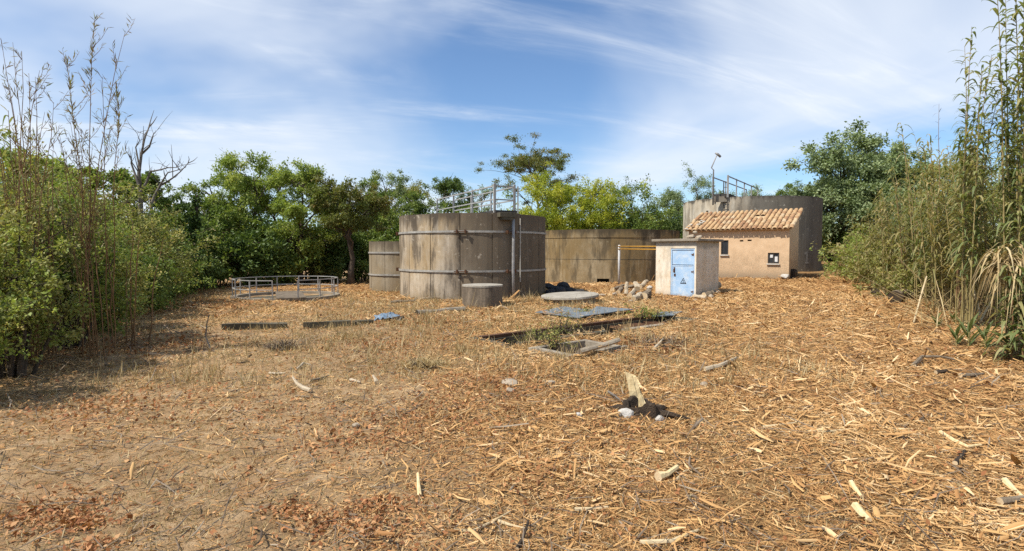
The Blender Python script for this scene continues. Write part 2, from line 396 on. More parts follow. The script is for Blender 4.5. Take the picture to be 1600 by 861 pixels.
M['lf_drygrass'] = leaf_mat('dry_grass', [(0, (0.27, 0.19, 0.09)), (0.6, (0.44, 0.325, 0.155)), (1, (0.60, 0.48, 0.27))], 0.2, 1.0, 0.75)
M['lf_reed'] = leaf_mat('reed_blades', [(0, (0.17, 0.10, 0.05)), (0.5, (0.24, 0.19, 0.08)), (1, (0.20, 0.22, 0.09))], 0.25)
M['lf_twig'] = leaf_mat('dead_twigs', [(0, (0.08, 0.055, 0.035)), (0.6, (0.17, 0.125, 0.085)), (1, (0.30, 0.24, 0.17))], 0.0, 1.0, 0.85)

# ground sheet: dry soil, trampled straw, rusty leaf dust
m, nt, out = new_mat('dry_mulch_ground')
v = posco(nt)
a = noise(nt, v, 0.35, 5, 0.6); b_ = noise(nt, v, 3.0, 6, 0.65); c_ = noise(nt, v, 24, 5, 0.7, (1, 1.6, 1)); d_ = noise(nt, v, 90, 3, 0.7)
soil = ramp(nt, [(0.28, (0.17, 0.112, 0.058)), (0.5, (0.36, 0.235, 0.122)), (0.72, (0.50, 0.355, 0.205))], b_)
straw = ramp(nt, [(0.36, (0.10, 0.052, 0.022)), (0.52, (0.27, 0.155, 0.062)), (0.72, (0.48, 0.30, 0.125))], c_)  # dark stops paint in the shade of gaps between straw pieces
sx = N(nt, 'ShaderNodeSeparateXYZ'); nt.links.new(v, sx.inputs[0])
edge = math2(nt, 'ADD', sx.outputs['X'], math2(nt, 'ADD', math2(nt, 'MULTIPLY', math2(nt, 'SUBTRACT', a, 0.5), 9.0), math2(nt, 'MULTIPLY', sx.outputs['Y'], 0.16)))
c = mixc(nt, mrange(nt, edge, -1.2, 1.6, 0.08, 0.95), soil, straw)
c = mixc(nt, mrange(nt, d_, 0.55, 0.75, 0, 0.35), c, (0.12, 0.075, 0.04))
c = mixc(nt, mrange(nt, noise(nt, v, 1.1, 5, 0.6, loc=(4, 9, 0)), 0.56, 0.68, 0, 0.5), c, (0.34, 0.17, 0.07))
finish(nt, out, c, 0.95, 0, 0.1, math2(nt, 'ADD', c_, math2(nt, 'MULTIPLY', d_, 0.6)), 0.8, 0.03)
M['ground'] = m

# ------------------------------------------------------------------ mesh helpers
class MB:
    def __init__(s): s.v = []; s.f = []; s.mi = []
    def add(s, vs, fs, mi=0):
        o = len(s.v); s.v += [tuple(p) for p in vs]
        for f in fs: s.f.append(tuple(i + o for i in f)); s.mi.append(mi)
        return s
    def box(s, c, size, rz=0.0, mat=None, mi=0):
        hx, hy, hz = (k / 2 for k in size)
        P = [Vector((x, y, z)) for x in (-hx, hx) for y in (-hy, hy) for z in (-hz, hz)]
        T = Matrix.Translation(c) @ (mat if mat is not None else Matrix.Rotation(rz, 4, 'Z'))
        return s.add([T @ p for p in P], [(0, 1, 3, 2), (4, 6, 7, 5), (0, 4, 5, 1), (2, 3, 7, 6), (0, 2, 6, 4), (1, 5, 7, 3)], mi)
    def bar(s, a, b, w, h=None):
        a = Vector(a); b = Vector(b); d = b - a
        T = d.to_track_quat('Y', 'Z').to_matrix().to_4x4()
        return s.box((a + b) / 2, (w, d.length, h or w), mat=T)
    def tube(s, pts, rad, n=8, cap=True, mi=0, capmi=None, squash=None):
        pts = [Vector(p) for p in pts]
        if isinstance(rad, (int, float)): rad = [rad] * len(pts)
        rings = []
        prev = None
        vs = []; fs = []
        for i, p in enumerate(pts):
            t = (pts[min(i + 1, len(pts) - 1)] - pts[max(i - 1, 0)]).normalized()
            if prev is None:
                u = t.cross(Vector((0, 0, 1)))
                if u.length < 0.1: u = t.cross(Vector((1, 0, 0)))
                u.normalize()
            else:
                u = (prev - t * prev.dot(t)).normalized()
            prev = u; w = t.cross(u)
            for k in range(n):
                a = 2 * math.pi * k / n
                q = 1.0 if squash is None else squash[k % len(squash)]
                vs.append(p + (u * math.cos(a) + w * math.sin(a)) * rad[i] * q)
        for i in range(len(pts) - 1):
            for k in range(n):
                k2 = (k + 1) % n
                fs.append((i * n + k, i * n + k2, (i + 1) * n + k2, (i + 1) * n + k))
        s.add(vs, fs, mi)
        if cap:
            o = len(s.v) - len(vs)
            for ring in (range(n - 1, -1, -1), range((len(pts) - 1) * n, len(pts) * n)):
                s.f.append(tuple(o + i for i in ring)); s.mi.append(mi if capmi is None else capmi)
        return s
    def build(s, name, mats, parent=None, smooth=False, loc=None, rz=None):
        me = bpy.data.meshes.new(name)
        me.from_pydata(s.v, [], s.f)
        if not isinstance(mats, (list, tuple)): mats = [mats]
        for mm in mats: me.materials.append(mm)
        if len(mats) > 1: me.polygons.foreach_set('material_index', s.mi)
        if smooth: me.polygons.foreach_set('use_smooth', [True] * len(s.f))
        me.update()
        return link(name, me, parent, loc, rz)
def link(name, me, parent=None, loc=None, rz=None):
    o = bpy.data.objects.new(name, me); COL.objects.link(o)
    if parent is not None: o.parent = parent
    if loc is not None: o.location = loc
    if rz is not None: o.rotation_euler.z = rz
    return o
def bevel(o, w=0.01, seg=2):
    b = o.modifiers.new('bevel', 'BEVEL'); b.width = w; b.segments = seg; b.limit_method = 'ANGLE'
    return o
def tag(o, label, cat, group=None):
    o['label'] = label; o['category'] = cat
    if group: o['group'] = group
    return o
def thing(name, label, cat, loc=(0, 0, 0), rz=0.0, group=None):
    o = bpy.data.objects.new(name, None); COL.objects.link(o)
    o.empty_display_size = 0.2
    o.location = loc; o.rotation_euler.z = rz
    return tag(o, label, cat, group)
def np_mesh(name, V, Fq, mats, rnd=None, smooth=False):
    """V (n,3), Fq (m,4) quads"""
    me = bpy.data.meshes.new(name)
    nv, nf = len(V), len(Fq)
    me.vertices.add(nv); me.vertices.foreach_set('co', np.ascontiguousarray(V, np.float32).ravel())
    k = Fq.shape[1]
    me.loops.add(nf * k); me.loops.foreach_set('vertex_index', np.ascontiguousarray(Fq, np.int32).ravel())
    me.polygons.add(nf)
    me.polygons.foreach_set('loop_start', np.arange(0, nf * k, k, dtype=np.int32))
    if smooth: me.polygons.foreach_set('use_smooth', np.ones(nf, bool))
    me.materials.append(mats)
    if rnd is not None:
        at = me.attributes.new('rnd', 'FLOAT', 'FACE')
        at.data.foreach_set('value', np.ascontiguousarray(rnd, np.float32))
    me.update(calc_edges=True)
    return me
def unit(a):
    return a / np.maximum(np.linalg.norm(a, axis=1, keepdims=True), 1e-9)
def leaf_arrays(rng, C, D, L, W):
    """one folded diamond blade per point: base, side, tip, side"""
    n = len(C)
    D = unit(D); S = unit(np.cross(D, unit(rng.normal(size=(n, 3)) * 0.8 + np.array([0, 0, 1.0]))))
    U = np.cross(S, D)
    L = L[:, None]; W = W[:, None]
    mid = C + D * L * 0.45
    V = np.stack([C, mid + S * W * 0.5 + U * W * 0.16, C + D * L - U * L * 0.06, mid - S * W * 0.5 + U * W * 0.16], 1).reshape(-1, 3)
    return V, np.arange(n * 4).reshape(n, 4)
def clump_leaves(rng, centres, radii, n, L, W, flat=0.75, droop=0.25):
    centres = np.asarray(centres, float); radii = np.asarray(radii, float)
    p = radii ** 2; p = p / p.sum()
    idx = rng.choice(len(centres), n, p=p)
    d = unit(rng.normal(size=(n, 3)))
    r = np.where(rng.rand(n) < .6, np.abs(rng.normal(size=n)) * .62, rng.rand(n) ** .45 * .95)
    off = d * (np.minimum(r, 1.7) * radii[idx])[:, None]; off[:, 2] *= flat
    C = centres[idx] + off
    D = d + rng.normal(size=(n, 3)) * 0.7; D[:, 2] -= droop
    ll = L * rng.uniform(0.6, 1.35, n); ww = W * rng.uniform(0.6, 1.35, n)
    tone = rng.rand(len(centres))
    rnd = np.clip(0.45 * rng.rand(n) + 0.55 * tone[idx], 0, 1)
    V, F = leaf_arrays(rng, C, D, ll, ww)
    return V, F, rnd
def curve_pts(a, b, sag, n=5, rng=None, jit=0.0):
    a = np.asarray(a, float); b = np.asarray(b, float)
    out_ = []
    for i in range(n):
        t = i / (n - 1)
        p = a * (1 - t) + b * t
        p = p + np.array([0, 0, sag]) * 4 * t * (1 - t)
        if rng is not None and 0 < i < n - 1: p = p + rng.normal(size=3) * jit
        out_.append(p)
    return out_

def make_tree(label, x, y, H, W, leafm, seed, n=8000, L=0.135, Wd=0.062, fb=0.25, limbs=13, trunk_r=0.13, shape='round',
              bark='bark', name='tree', group=None, cr=0.095, lean=(0, 0), flat=0.75):
    limbs = int(limbs * 1.5) if shape == 'round' else limbs
    rng = np.random.RandomState(seed)
    z0 = g1(x, y) - 0.08
    t = thing(name, label, 'tree', (x, y, z0), 0, group)
    tb = MB()
    top = np.array([lean[0], lean[1], H * (0.80 if shape != 'umbrella' else 0.72)])
    tp = curve_pts((0, 0, 0), top, 0, 7, rng, 0.022 * H)
    tb.tube(tp, [trunk_r * (1 - 0.82 * i / 6) * (1.25 if i == 0 else 1) for i in range(7)], 8)
    cz = H * (1 + fb) / 2; rz_ = H * (1 - fb) / 2
    cen = []; rad = []
    for i in range(limbs):
        az = i * 2.39996 + rng.uniform(-0.4, 0.4)
        if shape == 'umbrella':
            rr = W / 2 * rng.uniform(0.35, 1.0); ze = H * rng.uniform(0.86, 0.97) - 0.16 * H * (rr / (W / 2)) ** 2 - (0.22 * H if rng.rand() < 0.25 else 0)
        else:
            u = rng.uniform(-0.95, 0.98)
            q = rng.uniform(0.50, 0.95)
            rr = W / 2 * math.sqrt(max(0.04, 1 - u * u)) * q; ze = cz + rz_ * u * q
            if shape == 'column': rr *= 0.9
        e = np.array([rr * math.cos(az) + lean[0], rr * math.sin(az) + lean[1], ze])
        zs = float(np.clip(ze - rr * rng.uniform(0.5, 1.0), fb * H * 0.55, 0.76 * H))
        k = zs / top[2] * 6; k0 = int(min(k, 5)); fr = min(k - k0, 1)
        s_ = tp[k0] * (1 - fr) + tp[k0 + 1] * fr
        lp = curve_pts(s_, e, rr * 0.10, 5, rng, 0.02 * W)
        lr = trunk_r * 0.42 * (1 - 0.5 * zs / H)
        tb.tube(lp, [lr, lr * .8, lr * .6, lr * .42, lr * .2], 6, cap=False)
        cen += [lp[4], lp[3]]; rad += [W * cr * rng.uniform(.7, 1.25), W * cr * rng.uniform(.6, 1.0)]
        for j in range(3):
            b0 = lp[1 + j]
            o_ = rng.normal(size=3) * W * 0.16; o_[2] = abs(o_[2]) * 0.7 - 0.02 * W
            e2 = b0 * 0.35 + e * 0.65 + o_
            tb.tube(curve_pts(b0, e2, 0.03 * W, 4, rng, 0.012 * W), [lr * .45, lr * .34, lr * .24, lr * .1], 5, cap=False)
            cen.append(e2); rad.append(W * cr * rng.uniform(.55, 1.1))
    tb.build('trunk', M[bark], t, smooth=True)
    if shape != 'umbrella':
        cen = [c_ for c_ in cen]
        for q in range(len(cen)):
            dv = (cen[q] - np.array([lean[0], lean[1], cz])) / np.array([W / 2, W / 2, rz_]); dn = np.linalg.norm(dv)
            if dn > 1.0: cen[q] = np.array([lean[0], lean[1], cz]) + dv / dn * np.array([W / 2, W / 2, rz_])
    for q in range(len(cen)):
        if rng.rand() < .85:
            k_ = rad[q]; cen.append(cen[q] + rng.normal(size=3) * k_ * .8); rad.append(k_ * rng.uniform(.4, .85))
    V, F, rnd = clump_leaves(rng, cen, rad, int(n * 2.1), L, Wd, flat)
    link('crown', np_mesh('crown', V, F, M[leafm], rnd), t)
    return t

def make_shrub(label, x, y, H, W, leafm, seed, n=8000, L=0.07, Wd=0.04, stems=12, name='shrub', group=None, bark='bark', low=0.05, cr=0.115, extra=None, mix=None):
    rng = np.random.RandomState(seed)
    z0 = g1(x, y) - 0.04
    t = thing(name, label, 'shrub', (x, y, z0), 0, group)
    tb = MB(); cen = []; rad = []
    for i in range(stems):
        az = i * 2.39996 + rng.uniform(-.5, .5)
        k = math.sqrt((i + 0.5) / stems)
        rr = W / 2 * k * rng.uniform(.75, 1.05)
        ze = H * (1 - 0.62 * k ** 2.2) * rng.uniform(.75, 1.05)
        e = np.array([rr * math.cos(az), rr * math.sin(az), ze])
        s_ = np.array([rr * .22 * math.cos(az), rr * .22 * math.sin(az), 0])
        lp = curve_pts(s_, e, 0.08 * H, 6, rng, 0.02 * W)
        sr = 0.012 + 0.006 * H
        tb.tube(lp, [sr, sr * .85, sr * .7, sr * .5, sr * .35, sr * .15], 5, cap=False)
        for j in (2, 3, 4, 5):
            if lp[j][2] > low * H:
                cen.append(lp[j] + rng.normal(size=3) * 0.05 * W); rad.append(W * cr * rng.uniform(.6, 1.25) * (0.75 + .08 * j))
        for j in range(3):
            b0 = lp[2 + j]; e2 = b0 + rng.normal(size=3) * np.array([.17, .17, .13]) * W
            e2[2] = max(e2[2], low * H + 0.08)
            tb.tube([b0, (b0 + e2) / 2 + rng.normal(size=3) * .02, e2], [sr * .4, sr * .28, sr * .1], 4, cap=False)
            cen.append(e2); rad.append(W * cr * rng.uniform(.5, 1.0))
            for q in range(2):
                e3 = e2 + (e2 - b0) * rng.uniform(.1, .7) + rng.normal(size=3) * .05 * W; e3[2] = max(e3[2], low * H + .06) + (.10 * H * rng.rand() if rng.rand() < .4 else 0)
                tb.tube([e2, (e2 + e3) / 2 + rng.normal(size=3) * .012, e3], [sr * .2, sr * .15, sr * .08], 3, cap=False)
                cen.append(e3); rad.append(W * cr * rng.uniform(.25, .7))
    tb.build('stem', M[bark], t, smooth=True)
    V, F, rnd = clump_leaves(rng, cen, rad, n, L, Wd, 0.85, 0.15)
    keep = V.reshape(-1, 4, 3)[:, :, 2].min(1) > 0.02
    V = V.reshape(-1, 4, 3)[keep].reshape(-1, 3); rnd = rnd[keep]; F = np.arange(len(V)).reshape(-1, 4)
    if mix:
        V2, F2, rnd2 = clump_leaves(rng, [c_ + rng.normal(size=3) * .04 * W for c_ in cen[::2]], [r_ * 1.1 for r_ in rad[::2]], int(n * .35), L * 1.25, Wd * .8, 0.9, 0.3)
        k2 = V2.reshape(-1, 4, 3)[:, :, 2].min(1) > 0.02
        V2 = V2.reshape(-1, 4, 3)[k2].reshape(-1, 3)
        link('dry_foliage', np_mesh('dry_foliage', V2, np.arange(len(V2)).reshape(-1, 4), M[mix], rnd2[k2]), t)
    link('foliage', np_mesh('foliage', V, F, M[leafm], rnd), t)
    return t

def strap_leaves(rng, base, az, L, W, rise, droop, seg=4):
    """long arching blades, numpy: base (n,3)"""
    n = len(base)
    H_ = np.stack([np.cos(az), np.sin(az), np.zeros(n)], 1)
    S = np.stack([-np.sin(az), np.cos(az), np.zeros(n)], 1)
    rows = []
    for i in range(seg + 1):
        t = i / seg
        prof = [0.35, 1.0, 0.85, 0.5, 0.05][i] if seg == 4 else math.sin(math.pi * (0.15 + 0.85 * t))
        c = base + H_ * (L * t * (1 - 0.15 * t))[:, None] + np.array([0, 0, 1.0]) * (L * (rise * t - droop * t * t))[:, None]
        rows.append(c + S * (W * prof * 0.5)[:, None]); rows.append(c - S * (W * prof * 0.5)[:, None])
    V = np.stack(rows, 1)          # n, 2(seg+1), 3
    k = 2 * (seg + 1)
    F = []
    for i in range(seg):
        F.append(np.array([2 * i, 2 * i + 1, 2 * i + 3, 2 * i + 2]))
    F = np.stack(F)[None] + (np.arange(n) * k)[:, None, None]
    return V.reshape(-1, 3), F.reshape(-1, 4), seg
def make_canes(label, x, y, H, spread, stalks, seed, leafm='lf_cane', stalkm='cane_stalk', leaves=26, L=0.55, W=0.042, lean=0.10, name='giant_cane_clump',
               low=0.15, plume=False, group=None, hvar=0.35, leanx=0.0, cat='cane'):
    rng = np.random.RandomState(seed)
    z0 = g1(x, y) - 0.05
    t = thing(name, label, cat, (x, y, z0), 0, group)
    Bs = []; Az = []; Ls = []; Rs = []; Dr = []
    for i in range(stalks):
        a = rng.uniform(0, 6.283); r = spread * math.sqrt(rng.rand())
        h = H * rng.uniform(1 - hvar, 1.0) if i else H
        b = np.array([r * math.cos(a), r * math.sin(a), 0])
        le = np.array([math.cos(a), math.sin(a), 0]) * lean * h * rng.uniform(.2, 1.3) + np.array([leanx * h * rng.uniform(.5, 1.3), 0, 0])
        pts = [b + le * (k / 6) ** 1.7 + np.array([0, 0, h * k / 6]) + rng.normal(size=3) * .012 for k in range(7)]
        mb = MB(); mb.tube(pts, [.013, .0125, .012, .0105, .009, .0065, .003], 6, cap=False)
        mb.build('stalk', M[stalkm], t, smooth=True)
        nl = int(leaves * rng.uniform(.8, 1.7))
        for k in range(nl):
            f = low + (1 - low) * ((k + rng.rand()) / nl)
            kk = f * 6; k0 = min(int(kk), 5); p = pts[k0] * (1 - (kk - k0)) + pts[k0 + 1] * (kk - k0)
            Bs.append(p); Az.append((k % 2) * math.pi + rng.normal() * 0.9 + a)
            Ls.append(L * rng.uniform(.55, 1.2) * (1 - .35 * f)); Rs.append(rng.uniform(.5, 1.3)); Dr.append(rng.uniform(.5, 1.5))
            if plume and f > .8: Ls[-1] *= .6
    Bs = np.array(Bs); n = len(Bs)
    V, F, sg = strap_leaves(rng, Bs, np.array(Az), np.array(Ls), W * rng.uniform(.7, 1.5, n), np.array(Rs), np.array(Dr))
    rnd = np.repeat(np.clip(rng.beta(1.6, 2.2, n), 0, 1), sg)
    link('foliage', np_mesh('foliage', V, F, M[leafm], rnd), t)
    return t

def make_reeds(label, x, y, tips, seed):
    rng = np.random.RandomState(seed)
    b = Vector((x, y, g1(x, y) - .05))
    t = thing('reed_clump', label, 'reed', tuple(b))
    C = []; D = []; L_ = []
    for px, py, plume in tips:
        e = np.array(ap(px, py, y + rng.uniform(-.25, .25)) - b)
        s = np.array([rng.normal() * .16, rng.normal() * .16, 0])
        P = []
        for k in range(9):
            u = k / 8; q = s * (1 - u) + e * u; q[0] = s[0] + (e[0] - s[0]) * u ** 1.7; q[1] = s[1] + (e[1] - s[1]) * u ** 1.7
            P.append(q + (rng.normal(size=3) * .012 if 0 < k < 8 else 0))
        mb = MB(); mb.tube(P, [.0095, .009, .0085, .008, .007, .006, .005, .004, .002], 5, cap=False)
        for k in range(3, 8):                     # ascending side branchlets
            for q in range(3 if plume else 2):
                f = rng.rand(); o_ = P[k] * (1 - f) + P[k + 1] * f
                a = rng.uniform(0, 6.283); ln = rng.uniform(.18, .55) * (1.1 - .08 * k) * (1.5 if plume else 1)
                d = np.array([math.cos(a) * .5, math.sin(a) * .5, .85])
                e3 = o_ + d * ln; mid = o_ + d * ln * .5 + np.array([math.cos(a), math.sin(a), 0]) * .05 * ln
                mb.tube([o_, mid, e3], [.0038, .003, .0015], 4, cap=False)
                m_ = int(9 if plume else 6)
                for w in range(m_):
                    g = (w + rng.rand()) / m_; C.append(o_ * (1 - g) + e3 * g); D.append(d * .8 + rng.normal(size=3) * .55); L_.append(rng.uniform(.05, .14))
        if plume == 2:
            for w in range(70):
                g = rng.rand() ** .7; k = 6 + 2 * g; k0 = min(int(k), 7); C.append(P[k0] * (1 - (k - k0)) + P[k0 + 1] * (k - k0)); D.append(np.array([0, 0, 1.]) + rng.normal(size=3) * .35); L_.append(rng.uniform(.06, .16))
        mb.build('stalk', M['cane_brown'], t, smooth=True)
    C = np.array(C); D = np.array(D); L_ = np.array(L_)
    V, F = leaf_arrays(rng, C, D, L_, L_ * .13)
    link('foliage', np_mesh('foliage', V, F, M['lf_reed'], rng.rand(len(C))), t)
    return t

def rock_mesh(name, mat, seed, sub=2, rough=0.28):
    bm = bmesh.new(); bmesh.ops.create_icosphere(bm, subdivisions=sub, radius=1)
    rng = random.Random(seed)
    dirs = [Vector((rng.gauss(0, 1), rng.gauss(0, 1), rng.gauss(0, 1))).normalized() for _ in range(9)]
    lim = [rng.uniform(.55, .92) for _ in dirs]
    for v in bm.verts:
        for d, l in zip(dirs, lim):
            k = v.co.dot(d)
            if k > l: v.co -= d * (k - l) * .9
        v.co *= 1 + rng.uniform(-rough, rough) * .18
    me = bpy.data.meshes.new(name); bm.to_mesh(me); bm.free(); me.materials.append(mat)
    return me
def rock(name, label, cat, p, size, mat, seed, rz=0.0, tilt=0.0, group=None, sink=0.25):
    o = link(name, rock_mesh(name, M[mat], seed))
    o.scale = size; o.location = (p[0], p[1], p[2] + size[2] * (1 - sink)); o.rotation_euler = (tilt, 0, rz)
    return tag(o, label, cat, group)
def log(name, label, a, b, r, bark='log', cut='log_cut', seed=1, group=None, bend=0.0, cat='log', taper=0.85, sides=9):
    rng = np.random.RandomState(seed)
    pts = curve_pts(a, b, bend, 6, rng, r * .18)
    o = pts[0].copy(); pts = [p - o for p in pts]
    mb = MB(); sq = [rng.uniform(.84, 1.14) for _ in range(sides)]
    mb.tube(pts, [r * (1 - (1 - taper) * i / 5) * rng.uniform(.93, 1.07) for i in range(6)], sides, True, 0, 1, sq)
    ob = mb.build(name, [M[bark], M[cut]], None, False, tuple(o))
    return tag(ob, label, cat, group)

# ------------------------------------------------------------------ ground
def axis(segs):
    out_ = []
    for a, b, st in segs:
        n = max(1, int(round((b - a) / st))); out_ += list(np.linspace(a, b, n, endpoint=False))
    out_.append(segs[-1][1])
    return np.array(out_)
xs = axis([(-900, -200, 100), (-200, -40, 20), (-40, -14, 0.8), (-14, -8, 0.25), (-8, 9, 0.1), (9, 16, 0.2), (16, 40, 0.8), (40, 200, 20), (200, 900, 100)])
ys = axis([(-300, -20, 40), (-20, 0, 1.0), (0, 15.5, 0.1), (15.5, 30, 0.25), (30, 60, 0.8), (60, 200, 14), (200, 1200, 100)])
X, Y = np.meshgrid(xs, ys)
Z = gz(X, Y)
Z = np.where(in_pit(X, Y, 0.07), -0.75, Z)
V = np.stack([X, Y, Z], 2).reshape(-1, 3)
nx, ny = len(xs), len(ys)
I = (np.arange(ny - 1)[:, None] * nx + np.arange(nx - 1)[None]).reshape(-1)
F = np.stack([I, I + 1, I + nx + 1, I + nx], 1)
ground = link('ground', np_mesh('ground', V, F, M['ground'], smooth=True))
ground['kind'] = 'structure'

# ------------------------------------------------------------------ tanks
def arc_panel(mb, r0, r1, a0, a1, z0, z1, n=4, bev=0.006):
    """curved slab between two angles with slightly chamfered long edges"""
    vs = []; fs = []
    for i in range(n + 1):
        a = a0 + (a1 - a0) * i / n
        ro = r1 - (bev * 1.6 if i in (0, n) else 0)
        for r, z in ((r0, z0), (ro, z0), (ro, z1), (r0, z1)):
            vs.append((r * math.sin(a), -r * math.cos(a), z))
    for i in range(n):
        k = i * 4
        for j in range(4):
            j2 = (j + 1) % 4
            fs.append((k + j, k + 4 + j, k + 4 + j2, k + j2))
    fs.append((0, 1, 2, 3)); e = n * 4; fs.append((e + 3, e + 2, e + 1, e))
    mb.add(vs, fs); return mb
def ring(mb, r0, r1, z0, z1, n=72):
    vs = []; fs = []
    for i in range(n):
        a = 2 * math.pi * i / n
        for r, z in ((r0, z0), (r1, z0), (r1, z1), (r0, z1)): vs.append((r * math.sin(a), -r * math.cos(a), z))
    for i in range(n):
        k = i * 4; k2 = ((i + 1) % n) * 4
        for j in range(4):
            j2 = (j + 1) % 4
            fs.append((k + j, k2 + j, k2 + j2, k + j2))
    return mb.add(vs, fs)
def pol(r, a, z): return Vector((r * math.sin(a), -r * math.cos(a), z))
def panel_tank(root, Rr, H, npan, off, bands, mat, lug_angles):
    for i in range(npan):
        a0 = off + 2 * math.pi * i / npan; a1 = a0 + 2 * math.pi / npan
        g = 0.012 / Rr
        rr = random.Random(i * 7 + npan)
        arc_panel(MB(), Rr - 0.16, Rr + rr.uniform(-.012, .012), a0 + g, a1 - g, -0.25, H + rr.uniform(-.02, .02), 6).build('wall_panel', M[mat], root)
    lining = ring(MB(), Rr - 0.30, Rr - 0.165, -0.2, H - 0.04).build('lining', M['concrete_dark'], root)
    for z in bands:
        b = ring(MB(), Rr + 0.014, Rr + 0.032, z - 0.036, z + 0.036).build('hoop_band', M['band'], root)
        for la in lug_angles:
            mb = MB()
            for s_ in (-1, 1):
                p = pol(Rr + 0.08, la + s_ * 0.05, z); mb.box(p, (0.05, 0.10, 0.13), rz=la)
            mb.tube([pol(Rr + 0.085, la - 0.085, z), pol(Rr + 0.085, la + 0.085, z)], 0.018, 6)
            mb.build('band_clamp', M['rust'], b)

random.seed(4)
tx, ty = -1.57, 22.0
T1 = thing('concrete_tank', 'large round concrete tank with steel hoop bands and railed walkway, centre of the yard', 'tank', (tx, ty, 0))
TR, TH = 2.92, 3.05
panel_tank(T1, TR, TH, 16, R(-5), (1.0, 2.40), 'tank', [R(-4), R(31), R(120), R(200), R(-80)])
# bridge across the rim from front right to back left
f0 = Vector((-0.62 - tx, 19.42 - ty, TH)); b0 = Vector((-3.35 - tx, 24.5 - ty, TH))
dirb = (b0 - f0).normalized(); perp = Vector((dirb.y, -dirb.x, 0)) * 0.80
mb = MB(); cen = (f0 + b0) / 2 + perp / 2
mb.box(cen + Vector((0, 0, 0.07)), (0.86, (b0 - f0).length + 0.3, 0.09), mat=dirb.to_track_quat('Y', 'Z').to_matrix().to_4x4())
mb.build('walkway_deck', M['dark_steel'], T1)
for off in (Vector((0, 0, 0)), perp):
    for k in range(4):
        p = f0 + off + (b0 - f0) * (k / 3)
        w = 0.075 if k == 0 else 0.05
        mb = MB(); mb.box(p + Vector((0, 0, 0.53)), (w, w, 1.0 + (0.06 if k == 0 else 0)), rz=math.atan2(dirb.y, dirb.x)); mb.build('rail_post', M['galv'], T1)
    for h in (0.5, 0.98):
        mb = MB(); mb.bar(f0 + off + Vector((0, 0, h)), b0 + off + Vector((0, 0, h)), 0.045); mb.build('rail', M['galv'], T1)
for h in (0.5, 0.98):
    mb = MB(); mb.bar(f0 + Vector((0, 0, h + .003)), f0 + perp + Vector((0, 0, h + .003)), 0.042); mb.build('gate_bar', M['galv'], T1)
p = f0 + perp + Vector((0.13, 0.02, 0.48)); MB().box(p, (0.05, 0.05, 1.05)).build('rail_post', M['galv_dull'], T1)
# overflow box at the rim and its down pipe
pa = math.atan2(-0.03 - tx, -(19.4 - ty))
mb = MB(); mb.box(pol(TR + 0.06, R(27), TH - 0.06), (0.62, 0.34, 0.16), rz=R(27)); mb.box(pol(TR + 0.10, R(27), TH - 0.19), (0.42, 0.22, 0.10), rz=R(27))
bevel(mb.build('overflow_box', M['concrete_dark'], T1), 0.01)
mb = MB(); q = pol(TR + 0.13, R(32), 0)
mb.tube([q + Vector((0, 0, TH - 0.2)), q + Vector((0.005, 0, 2.0)), q + Vector((-0.005, 0, 1.0)), q + Vector((0.02, -0.02, -0.1))], 0.055, 10)
mb.build('down_pipe', M['galv_dull'], T1, smooth=True)
mb = MB(); q2 = pol(TR + 0.05, R(39), 0); mb.tube([q2 + Vector((0, 0, 2.9)), q2 + Vector((0, 0, 0.6))], 0.022, 6); mb.build('thin_conduit', M['concrete_pale'], T1)

T2 = thing('concrete_tank', 'small round banded concrete tank half hidden behind the big railed tank', 'tank', (-4.92, 25.1, 0), group=None)
panel_tank(T2, 1.62, 2.14, 10, R(14), (0.68, 1.65), 'tank_small', [R(20), R(140)])

def shell_tank(root, Rr, H, mat, hole=None, n=120, zs=(-0.4, 0.6, 1.3, 2.0), rim=0.03):
    """cast shell; hole=(a0,a1,z0,z1) leaves a real opening with reveals"""
    zz = sorted(set([-0.4, H] + list(zs) + ([hole[2], hole[3]] if hole else [])))
    an = [2 * math.pi * i / n - math.pi for i in range(n)]
    if hole:
        an = sorted(set([a for a in an if not (hole[0] - .01 < a < hole[1] + .01)] + [hole[0], hole[1]]))
    mb = MB()
    vs = []; fs = []; m_ = len(zz)
    for a in an:
        for z in zz: vs.append(pol(Rr, a, z))
    for a in an:
        for z in zz: vs.append(pol(Rr - 0.22, a, z))
    o = len(an) * m_
    for i in range(len(an)):
        i2 = (i + 1) % len(an)
        for j in range(m_ - 1):
            if hole and abs(an[i] - hole[0]) < 1e-6 and hole[2] - 1e-6 <= zz[j] < hole[3] - 1e-6:
                A, B, C_, D_ = i * m_ + j, i2 * m_ + j, i2 * m_ + j + 1, i * m_ + j + 1
                for e0, e1 in ((A, B), (B, C_), (C_, D_), (D_, A)): fs.append((e1, e0, e0 + o, e1 + o))
                continue
            fs.append((i * m_ + j, i2 * m_ + j, i2 * m_ + j + 1, i * m_ + j + 1))
            fs.append((o + i2 * m_ + j, o + i * m_ + j, o + i * m_ + j + 1, o + i2 * m_ + j + 1))
        fs.append((i * m_ + m_ - 1, i2 * m_ + m_ - 1, o + i2 * m_ + m_ - 1, o + i * m_ + m_ - 1))
    mb.add(vs, fs)
    w = mb.build('wall', M[mat], root)
    return w
ztop_r = 2.84
T3 = thing('concrete_tank', 'low wide round concrete tank with blackened rim behind the log pile', 'tank', (5.45, 32.2, 0.0))
shell_tank(T3, 4.25, ztop_r, 'tank_rear', (R(-14.5), R(-6.0), 0.05, 0.30))
ring(MB(), 4.245, 4.275, ztop_r - 0.42, ztop_r + 0.01, 110).build('rim_band', M['tank_rear'], T3)
ring(MB(), 4.245, 4.256, 1.285, 1.305, 110).build('casting_joint', M['concrete_dark'], T3)
ring(MB(), 3.6, 4.02, -0.3, 1.2, 60).build('inner_bench', M['black'], T3)

